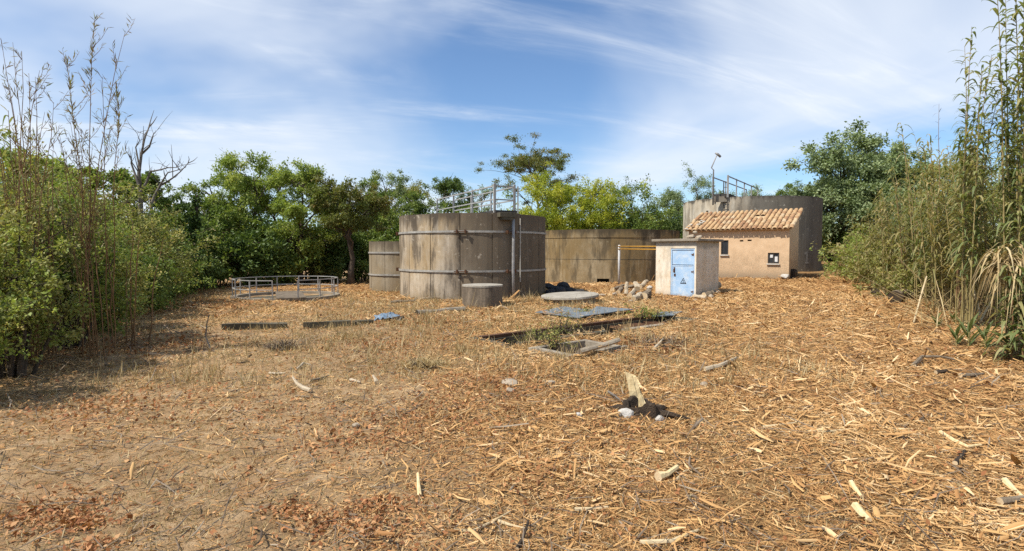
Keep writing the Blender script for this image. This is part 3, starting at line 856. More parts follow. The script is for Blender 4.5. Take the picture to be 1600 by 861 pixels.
T4x, T4y = 16.1, 37.0
z4 = g1(T4x, T4y - 4) - 0.05
T4 = thing('concrete_tank', 'tall round concrete tank with black algae rising behind the tiled pump house', 'tank', (T4x, T4y, z4))
T4H = 5.05 - z4
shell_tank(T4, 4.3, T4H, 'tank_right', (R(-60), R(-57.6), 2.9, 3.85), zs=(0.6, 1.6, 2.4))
ring(MB(), 3.3, 4.0, 0.2, 1.2, 60).build('inner_bench', M['black'], T4)
# small railed walkway and ladder on its rim
def local4(px, py, d): return ap(px, py, d) - Vector((T4x, T4y, z4))
fr = local4(1137, 306, 33.6); fl = local4(1114, 306, 34.2); bk = local4(1184, 306, 40.4); bl = local4(1166, 306, 41.0)
for v_ in (fr, fl, bk, bl): v_.z = T4H
mb = MB()
mb.add([fl + Vector((0, 0, .05)), fr + Vector((0, 0, .05)), bk + Vector((0, 0, .05)), bl + Vector((0, 0, .05)), fl + Vector((0, 0, .22)), fr + Vector((0, 0, .22)), bk + Vector((0, 0, .22)), bl + Vector((0, 0, .22))],
       [(3, 2, 1, 0), (4, 5, 6, 7), (0, 1, 5, 4), (1, 2, 6, 5), (2, 3, 7, 6), (3, 0, 4, 7)])
mb.build('walkway_deck', M['dark_steel'], T4)
for a_, b_2, k_ in ((fr, bk, 5), (fl, bl, 4)):
    for k in range(k_):
        p = a_ + (b_2 - a_) * (k / (k_ - 1)); h_ = 1.30
        MB().box(p + Vector((0, 0, h_ / 2)), (0.06 if k else 0.09,) * 2 + (h_ + 0.06,)).build('rail_post', M['galv'], T4)
    mb = MB(); mb.bar(a_ + Vector((0, 0, 1.27)), b_2 + Vector((0, 0, 1.27)), 0.055); mb.build('rail', M['galv'], T4)
la = (fl * 0.15 + fr * 0.85); lo = la.normalized() * 0
ang4 = math.atan2(la.x, -la.y)
for s_ in (-0.028, 0.028):
    mb = MB(); mb.tube([pol(4.42, ang4 + s_, T4H + 1.0), pol(4.42, ang4 + s_, T4H - 2.2)], 0.03, 6); mb.build('ladder_side', M['dark_steel'], T4)
for k in range(10):
    mb = MB(); mb.tube([pol(4.42, ang4 - .028, T4H - 2.1 + .3 * k), pol(4.42, ang4 + .028, T4H - 2.1 + .3 * k)], 0.018, 5); mb.build('ladder_rung', M['dark_steel'], T4)
mb = MB(); mb.box((fl + fr) / 2 + Vector((0, -.08, -.12)), (0.9, 0.16, 0.34)); mb.build('rim_bracket', M['concrete'], T4)
# faded painted numeral 1 on the flank of the tall tank
def on_shell(px, py):
    d = ray(px, py); o_ = Vector((0, 0, EYE)) - Vector((T4x, T4y, z4))
    A = d.x ** 2 + d.y ** 2; B = 2 * (o_.x * d.x + o_.y * d.y); C_ = o_.x ** 2 + o_.y ** 2 - 4.312 ** 2
    t_ = (-B - math.sqrt(B * B - 4 * A * C_)) / (2 * A); p_ = o_ + d * t_
    return math.atan2(p_.x, -p_.y), p_.z
(na, nz0), (_, nz1) = on_shell(1261, 412), on_shell(1261, 393)
mb = MB(); da = 0.014
arc_panel(mb, 4.303, 4.309, na - da, na + da, nz0, nz1, 2, 0)
arc_panel(mb, 4.303, 4.3085, na - 3.6 * da, na - da, nz1 - .18, nz1 - .05, 2, 0)
arc_panel(mb, 4.303, 4.3085, na - 2.6 * da, na - da, nz0, nz0 + .10, 2, 0)
arc_panel(mb, 4.303, 4.3085, na + da, na + 2.6 * da, nz0, nz0 + .10, 2, 0)
mb.build('painted_numeral', M['numeral'], T4)
# lamp on a cranked pole at the rim
lp0 = ap(1111, 310, 33.9); lpz = z4 + T4H - 0.5
LP = thing('lamp_pole', 'thin grey cranked lamp pole rising from the rim of the tall tank', 'lamp', (lp0.x, lp0.y - .35, lpz))
e1 = ap(1111, 264, 33.5); e2 = ap(1121, 241, 33.5); b_l = Vector((lp0.x, lp0.y - .35, lpz))
mb = MB(); mb.tube([(0, 0, 0), (0, 0, e1.z - lpz - .05), e1 - Vector((lp0.x, 33.55, lpz)) + Vector((.02, 0, .06)), Vector((e2.x - lp0.x, -.0, e2.z - lpz))], [.05, .042, .038, .034], 8); mb.build('pole', M['galv'], LP, smooth=True)
mb = MB(); q = Vector((e2.x - lp0.x, 0, e2.z - lpz)); mb.tube([q + Vector((-.12, 0, .08)), q + Vector((.05, 0, .0)), q + Vector((.22, 0, -.16))], [.05, .085, .07], 8); mb.build('lamp_head', M['galv_dull'], LP, smooth=True)

# ------------------------------------------------------------------ pump house with tiled roof
HR = -R(36)                                 # long front turned towards the left
hc = Vector((13.75, 27.0)); HW, HD = 5.0, 2.75
hz = g1(13, 28) - 0.02
t_ = Vector((math.cos(HR), math.sin(HR)))   # along the front, to the right
horig = hc - t_ * HW                        # front left corner
HS = thing('pump_house', 'small peach plastered pump house with lean-to barrel tile roof', 'building', (horig.x, horig.y, hz), HR)
EH, BH = 2.52, 3.52                         # eave and back height; local x along front, y to the back
def wall_with_holes(mb, w, h, holes, th, y0=0.0, base=-0.35):
    xs_ = sorted(set([0, w] + [k for hh in holes for k in hh[:2]])); zs_ = sorted(set([base, h] + [k for hh in holes for k in hh[2:]]))
    for i in range(len(xs_) - 1):
        for j in range(len(zs_) - 1):
            x0, x1, z0, z1 = xs_[i], xs_[i + 1], zs_[j], zs_[j + 1]
            if any(hh[0] - 1e-6 <= x0 and x1 <= hh[1] + 1e-6 and hh[2] - 1e-6 <= z0 and z1 <= hh[3] + 1e-6 for hh in holes): continue
            mb.add([(x0, y0, z0), (x1, y0, z0), (x1, y0, z1), (x0, y0, z1)], [(0, 1, 2, 3)])
    for x0, x1, z0, z1 in holes:
        a_ = [(x0, y0, z0), (x1, y0, z0), (x1, y0, z1), (x0, y0, z1)]; b_2 = [(p[0], y0 + th, p[2]) for p in a_]
        mb.add(a_ + b_2, [(0, 4, 5, 1), (1, 5, 6, 2), (2, 6, 7, 3), (3, 7, 4, 0)])
    return mb
W1 = (1.72, 2.10, 1.22, 1.98); W2 = (4.02, 4.55, 0.78, 1.32); VT1 = (2.66, 2.84, 1.90, 1.98); VT2 = (3.04, 3.24, 1.92, 2.00)
mb = MB(); wall_with_holes(mb, HW, EH, [W1, W2, VT1, VT2], 0.22)
mb.add([(0, HD, -.35), (HW, HD, -.35), (HW, HD, BH), (0, HD, BH)], [(1, 0, 3, 2)])
mb.add([(HW, 0, -.35), (HW, HD, -.35), (HW, HD, BH), (HW, 0, EH)], [(0, 1, 2, 3)])
mb.add([(0, 0, -.35), (0, HD, -.35), (0, HD, BH), (0, 0, EH)], [(3, 2, 1, 0)])
mb.add([(.02, .30, 0), (HW - .02, .30, 0), (HW - .02, .30, EH), (.02, .30, EH)], [(0, 1, 2, 3)])
mb.build('wall', M['plaster'], HS)
for nm, (x0, x1, z0, z1), big in (('window', W1, False), ('window', W2, True)):
    mb = MB(); fw = 0.045
    cx, cz_ = (x0 + x1) / 2, (z0 + z1) / 2
    yy = 0.06
    for a_, b_2 in (((x0, x0 + fw), (z0, z1)), ((x1 - fw, x1), (z0, z1)), ((x0 + fw, x1 - fw), (z0, z0 + fw)), ((x0 + fw, x1 - fw), (z1 - fw, z1))):
        mb.box(((a_[0] + a_[1]) / 2, yy, (b_2[0] + b_2[1]) / 2), (a_[1] - a_[0] - .002, .05, b_2[1] - b_2[0] - .002))
    if big: mb.box((cx, yy, cz_), (fw * .8, .045, z1 - z0 - 2 * fw))
    wf = mb.build('window', M['frame_dark'], HS)
    if big:
        for pxx in (x0 + (x1 - x0) * .27, x0 + (x1 - x0) * .73):
            MB().box((pxx, yy + .02, cz_), ((x1 - x0) / 2 - fw * 1.4, .008, z1 - z0 - 2 * fw)).build('pane', M['glass'], wf)
        MB().box((x0 + .16, yy + .008, cz_ + .10), (.13, .006, .15)).build('paper', M['paper'], wf)
        MB().box((x1 - .15, yy + .008, cz_ - .05), (.13, .006, .26)).build('paper', M['paper'], wf)
    else:
        MB().box((cx, yy + .02, cz_), (x1 - x0 - 2 * fw, .008, z1 - z0 - 2 * fw)).build('pane', M['glass'], wf)
    bevel(MB().box((cx, -.02, z0 - .035), (x1 - x0 + .08, .13, .066)).build('sill', M['sill'], wf), .008)
for (x0, x1, z0, z1) in (VT1, VT2):
    MB().box(((x0 + x1) / 2, .14, (z0 + z1) / 2), (x1 - x0 - .004, .02, z1 - z0 - .004)).build('vent', M['black'], HS)
# roof: deck board, then single barrel tiles in courses
sl = math.atan2(BH - EH, HD)
rl = (HD + 0.30) / math.cos(sl) + 0.05
def roofp(u, s, n=0.0):   # u along the eave, s up the slope, n off the slope
    return Vector((u, -0.24 + s * math.cos(sl) - n * math.sin(sl), EH - 0.24 * math.tan(sl) + s * math.sin(sl) + n * math.cos(sl) + 0.02))
mb = MB(); U0, U1 = -0.12, HW + 0.10
c8 = [roofp(u, s, n) for n in (0.0, 0.05) for (u, s) in ((U0, 0.06), (U1, 0.06), (U1, rl), (U0, rl))]
mb.add(c8, [(3, 2, 1, 0), (4, 5, 6, 7), (0, 1, 5, 4), (1, 2, 6, 5), (2, 3, 7, 6), (3, 0, 4, 7)])
roof = mb.build('roof', M['tile'], HS)
def barrel(L_, r0, r1, up=True, th=0.014, k=6):
    mb = MB(); vs = []; fs = []
    for (yy, r) in ((0, r0), (L_, r1)):
        for rr in (r, r - th):
            for i in range(k + 1):
                a = math.pi * i / k
                vs.append((-math.cos(a) * rr, yy, math.sin(a) * rr * (0.85 if up else -0.6)))
    q = k + 1
    for i in range(k):
        fs.append((i, i + 1, 2 * q + i + 1, 2 * q + i)); fs.append((q + i + 1, q + i, 3 * q + i, 3 * q + i + 1))
        fs.append((i + 1, i, q + i, q + i + 1)); fs.append((2 * q + i, 2 * q + i + 1, 3 * q + i + 1, 3 * q + i))
    fs.append((0, 2 * q, 3 * q, q)); fs.append((q - 1, 2 * q - 1, 4 * q - 1, 3 * q - 1))
    me = bpy.data.meshes.new('tile'); mb2 = mb.add(vs, fs)
    me.from_pydata(mb.v, [], mb.f); me.materials.append(M['tile']); me.update()
    return me
tile_cover = barrel(0.50, 0.115, 0.092); 
cols, rows = 21, 7
pitch_u = (U1 - U0) / cols; step = rl / rows
rr = random.Random(8)
for i in range(cols + 1):
    for j in range(rows):
        if (i, j) in ((13, 4), (14, 4), (2, 2), (1, 3), (4, 4)): continue
        o = link('tile', tile_cover, roof)
        o.location = roofp(U0 + pitch_u * (i) + rr.uniform(-.012, .012), j * step - .03 + rr.uniform(-.02, .02), 0.055 + 0.004 * rr.random())
        o.rotation_euler = (sl + R(2.2) + rr.uniform(-.015, .015), rr.uniform(-.03, .03), rr.uniform(-.03, .03) + (rr.uniform(-.2, .2) if i < 4 and rr.random() < .4 else 0))
# mortar verge, left
for k in range(7):
    s0 = 0.4 * k + .1
    o = link('mortar_lump', rock_mesh('mortar_lump', M['concrete_pale'], 60 + k), roof)
    o.location = roofp(U0 + (.06 if k < 3 else .45 + .1 * (k % 3)), s0 if k < 3 else .9 + .22 * (k - 3), .12); o.scale = (.12, .14, .07)

white_block = rock('stone_block', 'white stone block at the right front corner of the pump house', 'stone', gp(1226, 437), (0.24, 0.18, 0.16), 'rock_white', 5, 0.3)
log('tree_stump', 'dark stump beside the white block at the pump house corner', gp(1243, 437) + Vector((0, .3, -.1)), gp(1243, 437) + Vector((.05, .35, .42)), .22, 'rot', 'log', 3, cat='stump')
MB_ = None

# ------------------------------------------------------------------ shed with the blue door
SR = -R(45)
sc_ = gp(1087, 466); SW, SD, SH = 1.68, 1.92, 2.14
st = Vector((math.cos(SR), math.sin(SR), 0))
so = Vector((sc_.x, sc_.y, 0)) - st * SW
sz = min(g1(so.x, so.y), sc_.z) - 0.02
SHD = thing('electrical_shed', 'cream flat-roofed electrical shed with light blue steel door', 'shed', (so.x, so.y, sz), SR)
D0, D1, DH = 0.64, 1.62, 1.88
mb = MB(); wall_with_holes(mb, SW, SH, [(D0, D1, 0.02, DH)], 0.14)
mb.add([(SW, 0, -.35), (SW, SD, -.35), (SW, SD, SH), (SW, 0, SH)], [(0, 1, 2, 3)])
mb.add([(0, 0, -.35), (0, SD, -.35), (0, SD, SH), (0, 0, SH)], [(3, 2, 1, 0)])
mb.add([(0, SD, -.35), (SW, SD, -.35), (SW, SD, SH), (0, SD, SH)], [(1, 0, 3, 2)])
mb.build('wall', M['plaster_shed'], SHD)
bevel(MB().box((SW / 2, SD / 2, SH + .052), (SW + .26, SD + .26, .10)).build('roof_slab', M['concrete'], SHD), .02)
door = MB()
for cx, cz_, sx, szz in (((D0 + .025), DH / 2 + .01, .05, DH - .03), ((D1 - .025), DH / 2 + .01, .05, DH - .03), ((D0 + D1) / 2, DH - .027, D1 - D0 - .1, .05)):
    door.box((cx, .05, cz_), (sx - .002, .07, szz))
door = door.build('door_frame', M['door_blue'], SHD)
lower = bevel(MB().box(((D0 + D1) / 2, .045, .64), (D1 - D0 - .11, .035, 1.20)).build('door', M['door_blue'], SHD), .004)
upper = bevel(MB().box(((D0 + D1) / 2, .060, 1.545), (D1 - D0 - .11, .035, .565)).build('door_upper_leaf', M['door_blue'], SHD), .004)
mb = MB()
for zz in (.06, 1.22): mb.box(((D0 + D1) / 2, .024, zz), (D1 - D0 - .13, .008, .035))
for xx in (D0 + .08, D1 - .08): mb.box((xx, .0245, .64), (.03, .007, 1.12))
mb.build('stiffener', M['door_blue'], lower)
for zz in (.25, 1.0, 1.65):
    hm = MB(); hm.tube([(D1 - .055, .012, zz - .05), (D1 - .055, .012, zz + .05)], .014, 6); hm.box((D1 - .10, .020, zz), (.09, .008, .045)); hm.build('hinge', M['rust'], lower if zz < 1.2 else upper)
mb = MB(); mb.box((D0 + .15, .018, 1.06), (.05, .018, .20)); mb.tube([(D0 + .15, .01, 1.08), (D0 + .15, -.05, 1.08), (D0 + .15, -.055, .96)], .014, 6)
mb.build('handle', M['rust'], lower)
mb = MB(); mb.box((D0 + .17, .02, .86), (.07, .014, .09)); mb.build('lock_plate', M['rust'], lower)
# black danger triangle, outline with a bolt and fallen figure
mb = MB(); cx, cz_ = (D0 + D1) / 2 + .03, .64; s_ = .13; yy = .0235
tri = lambda k: [(cx + k * s_ * x, cz_ + k * s_ * z) for x, z in ((-1, -.8), (1, -.8), (0, 1.0))]
A_, B_ = tri(1.0), tri(.70)
for i in range(3):
    j = (i + 1) % 3
    mb.add([(A_[i][0], yy, A_[i][1]), (A_[j][0], yy, A_[j][1]), (B_[j][0], yy, B_[j][1]), (B_[i][0], yy, B_[i][1])], [(0, 1, 2, 3)])
for poly in ([(-.25, -.4), (.45, -.4), (.5, -.28), (-.2, -.25)], [(-.1, .35), (.12, .3), (-.05, .02), (-.22, .05)], [(-.2, .05), (.12, .1), (.16, -.28), (.05, -.05)]):
    mb.add([(cx + x * s_, yy, cz_ + z * s_) for x, z in poly], [(0, 1, 2, 3)])
mb.build('danger_sign', M['ink'], lower)
for k, (u, d_, s_) in enumerate(((.72, 1.5, .17), (.98, 1.62, .14), (.85, 1.56, .10))):
    w = Vector((so.x, so.y, 0)) + st * u + Vector((-st.y, st.x, 0)) * d_
    rock('stone_block', ['largest pale stone lying on the shed roof', 'right pale stone lying on the shed roof', 'small pale stone perched on the shed roof stones'][k], 'stone',
         (w.x, w.y, sz + SH + .10 + (.22 if k == 2 else 0)), (s_ * 1.2, s_, s_ * .75), 'rock', 20 + k, k, sink=.12)

# yellow pipe carried on a white post to the shed
pb = gp(967, 446); pt = ap(967, 384, pb.y)
PG = thing('gas_pipe_stand', 'white upright post carrying yellow double pipe across to the shed', 'pipe', tuple(pb))
mb = MB(); mb.tube([(0, 0, -.1), (0, 0, pt.z - pb.z + .04)], .055, 10); mb.build('post', M['white_post'], PG, smooth=True)
sb = Vector((so.x, so.y, 0)) + Vector((-st.y, st.x, 0)) * (SD * .55)
for k, dz in enumerate((0.0, -.13)):
    mb = MB(); mb.tube([Vector((-.04, 0, pt.z - pb.z - .03 + dz)), Vector((sb.x - pb.x, sb.y - pb.y, pt.z - pb.z - .08 + dz))], .026, 8); mb.build('pipe', M['yellow'], PG, smooth=True)

# ------------------------------------------------------------------ low concrete pieces
def cyl_thing(name, label, cat, p, parts):
    t = thing(name, label, cat, p)
    for nm, prof, mat in parts:
        mb = MB(); n = 40; vs = []; fs = []
        for i in range(n):
            a = 2 * math.pi * i / n
            for r, z in prof: 
                j = 1 + .012 * math.sin(3 * a + r * 9) + .008 * math.sin(7 * a)
                vs.append((r * j * math.sin(a), -r * j * math.cos(a), z))
        m_ = len(prof)
        for i in range(n):
            i2 = (i + 1) % n
            for j in range(m_ - 1): fs.append((i * m_ + j, i2 * m_ + j, i2 * m_ + j + 1, i * m_ + j + 1))
        if prof[-1][0] > .01: fs.append(tuple(i * m_ + m_ - 1 for i in range(n)))
        mb.add(vs, fs); mb.build(nm, M[mat], t)
    return t
pc = gp(754, 483); pc = Vector((-.90, 16.7, g1(-.9, 16.7)))
cyl_thing('concrete_well', 'squat dark concrete well cylinder in front of the big tank', 'well', tuple(pc),
          [('wall', [(.62, -.2), (.62, .3), (.615, .60)], 'concrete_brown'), ('cover', [(.56, .56), (.60, .602), (.625, .604), (.625, .655), (.60, .66), (.3, .665), (.0, .66)], 'concrete_mid')])
ps = Vector(((891 - 800) / FPX * 18.1, 18.1, 0)); ps.z = g1(ps.x, ps.y)
ct = cyl_thing('concrete_manhole', 'low round concrete manhole with wide pale lid', 'manhole', tuple(ps),
          [('wall', [(.86, -.2), (.86, .20)], 'concrete'), ('lid', [(.80, .19), (.95, .195), (.965, .22), (.955, .275), (.92, .285), (.5, .29), (.0, .29)], 'concrete_mid')])
ct.rotation_euler = (R(1.5), R(-2.5), 0)
# circular railed pit
rc = Vector((-8.42, 20.3, 0)); rc.z = g1(rc.x, rc.y)
RP = thing('railed_basin', 'round sunken basin ringed by low grey railings with a slab bridge', 'railing', tuple(rc))
RB = 1.84
ring(MB(), RB - .16, RB + .05, -.2, .13, 48).build('concrete_rim', M['concrete'], RP)
mb = MB(); n = 40; mb.add([pol(RB - .1, 2 * math.pi * i / n, .012) for i in range(n)], [tuple(range(n))]); mb.build('basin_floor', M['concrete_dark'], RP)
MB().box((.15, -.1, .10), (.95, 3.55, .10), rz=R(24)).build('slab_bridge', M['concrete_brown'], RP)
npost = 14; gaps = (0,)
for i in range(npost):
    a = R(8) + 2 * math.pi * i / npost; q = pol(RB - .02, a, 0)
    MB().box(q + Vector((0, 0, .42)), (.034, .034, .66), rz=a).build('rail_post', M['galv_dull'], RP)
    if i in gaps: continue
    a2 = R(8) + 2 * math.pi * (i + 1) / npost; q2 = pol(RB - .02, a2, 0)
    for h in (.42, .74):
        mb = MB(); mb.bar(q + Vector((0, 0, h)), q2 + Vector((0, 0, h)), .03, .028); mb.build('rail', M['galv'], RP)

def beam(name, label, a, b, w, h, mat, cat, lift=0.0, parent=None):
    a = Vector(a); b = Vector(b); c = (a + b) / 2
    d = b - a; mb = MB(); L_ = d.length
    nseg = max(2, int(L_ / .3)); vs = []; fs = []; rg = random.Random(int(L_ * 1000))
    for i in range(nseg + 1):
        for (yy, zz) in ((-w / 2, -.15), (w / 2, -.15), (w / 2, h), (-w / 2, h)):
            vs.append((L_ * (i / nseg - .5), yy + rg.uniform(-.008, .008), zz + (rg.uniform(-.012, .012) if zz > 0 else 0)))
    for i in range(nseg):
        for j in range(4):
            j2 = (j + 1) % 4; fs.append((i * 4 + j, i * 4 + j2, i * 4 + 4 + j2, i * 4 + 4 + j))
    fs += [(3, 2, 1, 0), tuple(nseg * 4 + k for k in range(4))]
    mb.add(vs, [f[::-1] for f in fs])
    o = mb.build(name, M[mat], parent, False, (c.x, c.y, c.z + lift)); o.rotation_euler = (0, -math.asin(d.z / L_), math.atan2(d.y, d.x))
    if parent is None: tag(o, label, cat)
    return o
beam('concrete_kerb', 'dark mossy concrete kerb below the railed basin', gp(346, 514), gp(448, 512), .16, .11, 'concrete_dark', 'kerb')
beam('concrete_kerb', 'dark concrete kerb between the mossy kerb and blue sheet', gp(474, 512), gp(548, 509), .16, .12, 'concrete_dark', 'kerb')
beam('concrete_kerb', 'short concrete kerb piece next to the blue plastic sheet', gp(552, 508), gp(582, 506), .14, .10, 'concrete_dark', 'kerb')
def up(p, h): return Vector((p[0], p[1], p[2] + h))
log('pipe_length', 'grey pipe length lying in front of the concrete well', up(gp(651, 492), .06), up(gp(726, 486), .06), .075, 'concrete', 'black', 4, cat='pipe', taper=1)
log('log', 'thin grey log at the foot of the big tank', up(gp(610, 475), .05), up(gp(650, 472), .05), .05, 'log', 'log_cut', 5)
log('log', 'short log right of the thin log at the tank foot', up(gp(648, 471), .05), up(gp(688, 469), .07), .065, 'log', 'log_cut', 6)
log('log', 'short dark log under the blue plastic sheet', up(gp(612, 502), .04), up(gp(631, 500), .05), .06, 'rot', 'rot', 7)
# crumpled blue plastic sheet
rng = np.random.RandomState(5); n = 12
u_, v_ = np.meshgrid(np.linspace(-.5, .5, n), np.linspace(-.5, .5, n)); hh = rng.rand(n, n) * .12 + .10 * np.exp(-((u_) ** 2 + v_ ** 2) * 8)
Vb = np.stack([u_ * .62 + rng.normal(size=(n, n)) * .012, v_ * .42 + rng.normal(size=(n, n)) * .012, hh + .01], 2).reshape(-1, 3)
I = (np.arange(n - 1)[:, None] * n + np.arange(n - 1)[None]).reshape(-1); Fb = np.stack([I, I + 1, I + n + 1, I + n], 1)
bs = link('plastic_sheet', np_mesh('plastic_sheet', Vb, Fb, M['bluetarp']), None, tuple(gp(606, 501)), .3)
so_ = bs.modifiers.new('thickness', 'SOLIDIFY'); so_.thickness = .01
tag(bs, 'crumpled blue plastic sheet lying on the straw', 'plastic sheet')

# trench, its beams, grating and the loose sheets
(pcx, pcy), pa_, phl, phw = PITS[0]
TRN = thing('sunken_trench', 'long open concrete trench edged with rusty beam and broken grating', 'trench', (pcx, pcy, g1(pcx, pcy)), pa_)
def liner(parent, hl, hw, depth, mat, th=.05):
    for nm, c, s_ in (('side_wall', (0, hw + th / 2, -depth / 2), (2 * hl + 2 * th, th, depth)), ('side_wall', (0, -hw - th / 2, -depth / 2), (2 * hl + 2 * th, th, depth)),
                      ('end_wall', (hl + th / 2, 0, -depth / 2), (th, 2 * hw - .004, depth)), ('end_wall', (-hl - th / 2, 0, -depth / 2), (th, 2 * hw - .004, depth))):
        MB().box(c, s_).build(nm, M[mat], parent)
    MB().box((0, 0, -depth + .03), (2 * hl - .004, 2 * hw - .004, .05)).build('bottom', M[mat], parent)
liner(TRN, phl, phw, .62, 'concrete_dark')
MB().box((0, 0, -.34), (2 * phl - .01, 2 * phw - .01, .05)).build('silt', M['ground'], TRN)
MB().box((-.3, phw + .09, .015), (2 * phl - .5, .12, .11)).build('edge_beam', M['rust'], TRN)
MB().box((-1.55, -phw - .09, .02), (2.4, .15, .10)).build('edge_beam', M['concrete_dark'], TRN)
MB().box((1.55, -phw - .10, .00), (2.6, .18, .10)).build('edge_beam', M['concrete'], TRN)
MB().box((phl + .1, 0, .01), (.16, 1.1, .10)).build('end_beam', M['concrete_dark'], TRN)
MB().box((-phl - .1, 0, .01), (.16, 1.1, .10)).build('end_beam', M['concrete_dark'], TRN)
for k in range(9):
    MB().box((.9 + .22 * k, 0, -.06 - .012 * (k % 3)), (.06, 2 * phw - .01, .05), rz=R(random.uniform(-4, 4))).build('grating_bar', M['rust'], TRN)
for k, (xx, yy, a_) in enumerate(((-1.6, .1, 12), (-.8, -.12, -8), (-2.1, .0, 70))):
    MB().box((xx, yy, -.10 - .02 * k), (1.1, .09, .05), rz=R(a_)).build('fallen_board', M['log'], TRN)
(qcx, qcy), qa, qhl, qhw = PITS[1]
PT2 = thing('valve_pit', 'small square concrete valve pit with raised rim in front of trench', 'pit', (qcx, qcy, g1(qcx, qcy)), qa)
liner(PT2, qhl, qhw, .55, 'concrete')
MB().box((0, 0, -.26), (2 * qhl - .01, 2 * qhw - .01, .05)).build('silt', M['ground'], PT2)
for c, s_ in (((0, -qhw - .055, .01), (2 * qhl + .22, .10, .11)), ((0, qhw + .055, .0), (2 * qhl + .22, .10, .10)), ((-qhl - .055, 0, .012), (.10, 2 * qhw + .005, .11)), ((qhl + .055, 0, .0), (.10, 2 * qhw + .005, .10))):
    bevel(MB().box(c, s_).build('rim', M['concrete'], PT2), .012)
log('plank', 'grey weathered plank lying across the right rim of the valve pit', up(gp(905, 562), .12), up(gp(966, 544), .14), .045, 'log_pale', 'log', 12, cat='plank', taper=1)
def sheet(label, pts, seed):
    c = sum(pts, Vector()) / len(pts); mb = MB(); rg = random.Random(seed)
    n = 6; vs = []
    for i in range(n + 1):
        for j in range(n + 1):
            a_, b_2 = i / n, j / n
            p = (pts[0] * (1 - a_) + pts[1] * a_) * (1 - b_2) + (pts[3] * (1 - a_) + pts[2] * a_) * b_2
            vs.append(p - c + Vector((0, 0, .0 + rg.uniform(-.006, .006))))
    fs = [(i * (n + 1) + j, (i + 1) * (n + 1) + j, (i + 1) * (n + 1) + j + 1, i * (n + 1) + j + 1) for i in range(n) for j in range(n)]
    mb.add(vs, fs); o = mb.build('steel_sheet', M['plate'], None, False, tuple(c))
    s_ = o.modifiers.new('thickness', 'SOLIDIFY'); s_.thickness = .02
    return tag(o, label, 'steel sheet')
def gl(px, py, h):
    p = gp(px, py); return Vector((p.x, p.y, .0 + h))
sheet('blue-grey steel sheet nearest the round manhole, left of two', [gl(836, 491, .07), gl(906, 503, .09), gl(950, 493, .08), gl(880, 482, .06)], 1)
sheet('blue-grey steel sheet along the rusty trench beam, right of two', [gl(911, 503, .125), gl(958, 497, .13), gl(990, 489, .12), gl(932, 486, .115)], 2)
sheet('narrow grey steel sheet at the far right end of the trench', [gl(1018, 498, .06), gl(1052, 497, .07), gl(1066, 491, .06), gl(1034, 490, .07)], 3)

# ------------------------------------------------------------------ rubble, logs and stones
rg = random.Random(3)
pos = [(860, 461), (872, 460), (884, 458), (866, 455), (880, 453), (895, 455), (858, 452)]
for k, (px, py) in enumerate(pos):
    p = gp(px, py + 1); s_ = rg.uniform(.22, .38)
    rock('rubble_stone', ('blackened rubble lump nearest the camera, left in the black heap', 'blackened rubble lump in the front middle of the black heap', 'blackened rubble lump at the right front of the black heap', 'blackened rubble lump on the left back of the black heap', 'blackened rubble lump in the back middle of the black heap', 'flat blackened lump at the right end of the black heap', 'blackened lump touching the big tank wall')[k], 'rubble', p + Vector((0, .1, 0)), (s_ * 1.3, s_, s_ * (.62 if k != 5 else .42)), 'rock_dark', 30 + k, rg.uniform(0, 3), rg.uniform(-.3, .3), 'black rubble heap by the big tank')
pos = [(902, 459), (908, 457), (899, 464), (940, 463)]
for k, (px, py) in enumerate(pos):
    rock('rubble_stone', ['pale broken stone right of the black rubble', 'farther pale stone right of the black rubble', 'nearest pale stone at the black rubble', 'flat stone lying alone before the log pile'][k], 'stone', gp(px, py), (.17, .14, .10 if k < 3 else .06), 'rock', 40 + k, k)
lg = [((957, 456), (983, 449), .10, .10, 'grey log at the left end of the pile beside the shed'), ((966, 460), (980, 450), .10, .09, 'short log leaning in the left of the log pile'),
      ((978, 463), (984, 441), .08, .10, 'upright pale log standing in the pile beside the shed'), ((996, 462), (986, 436), .11, .18, 'thick pale log topmost in the pile beside the shed'),
      ((984, 466), (1003, 456), .11, .12, 'log with cut end in the front of the pile'), ((990, 471), (1012, 462), .10, .07, 'log lying lowest at the front of the pile'),
      ((1006, 468), (1026, 458), .13, .12, 'dark rough log touching the shed wall'), ((1000, 458), (1014, 449), .10, .30, 'pale log at the back right of the pile'),
      ((972, 453), (1000, 452), .09, .12, 'log lying crosswise at the back of the pile')]
for k, (a_, b_2, r_, h_, lab) in enumerate(lg):
    A_ = gp(*a_); B_ = gp(b_2[0], max(b_2[1], 452)); B_ = A_ + (B_ - A_) * min(1, 1.1 / max(.2, (B_ - A_).length))
    e_h = h_ + (.35 if 'upright' in lab else 0) + (.14 if 'topmost' in lab else 0)
    if 'upright' in lab: B_ = A_ + Vector((.10, .25, 0))
    log('log', lab, up(A_, r_ * .8 + (.18 if 'topmost' in lab or 'back right' in lab else 0)), up(B_, r_ * .8 + e_h), r_, 'log' if k in (0, 1, 6, 8) else 'log_pale', 'log_cut', 70 + k)
for k, (px, py, sx, lab) in enumerate(((960, 462, .1, 'small broken stone at the left foot of the log pile'), (1015, 452, .13, 'round white stone at the back of the log pile'), (985, 473, .09, 'small stone in front of the log pile'))):
    rock('rubble_stone', lab, 'stone', gp(px, py), (sx * 1.2, sx, sx * .8), 'rock_white' if k == 1 else 'rock', 50 + k, k)
rs = [((1090, 458), (1123, 455), .15, .14, 'long thick pale log lying against the shed side wall'), ((1084, 466), (1104, 468), .09, 0, 'short log in front of the shed side wall'),
      ((1100, 467), (1114, 462), .11, .03, 'stubby log at the right foot of the shed')]
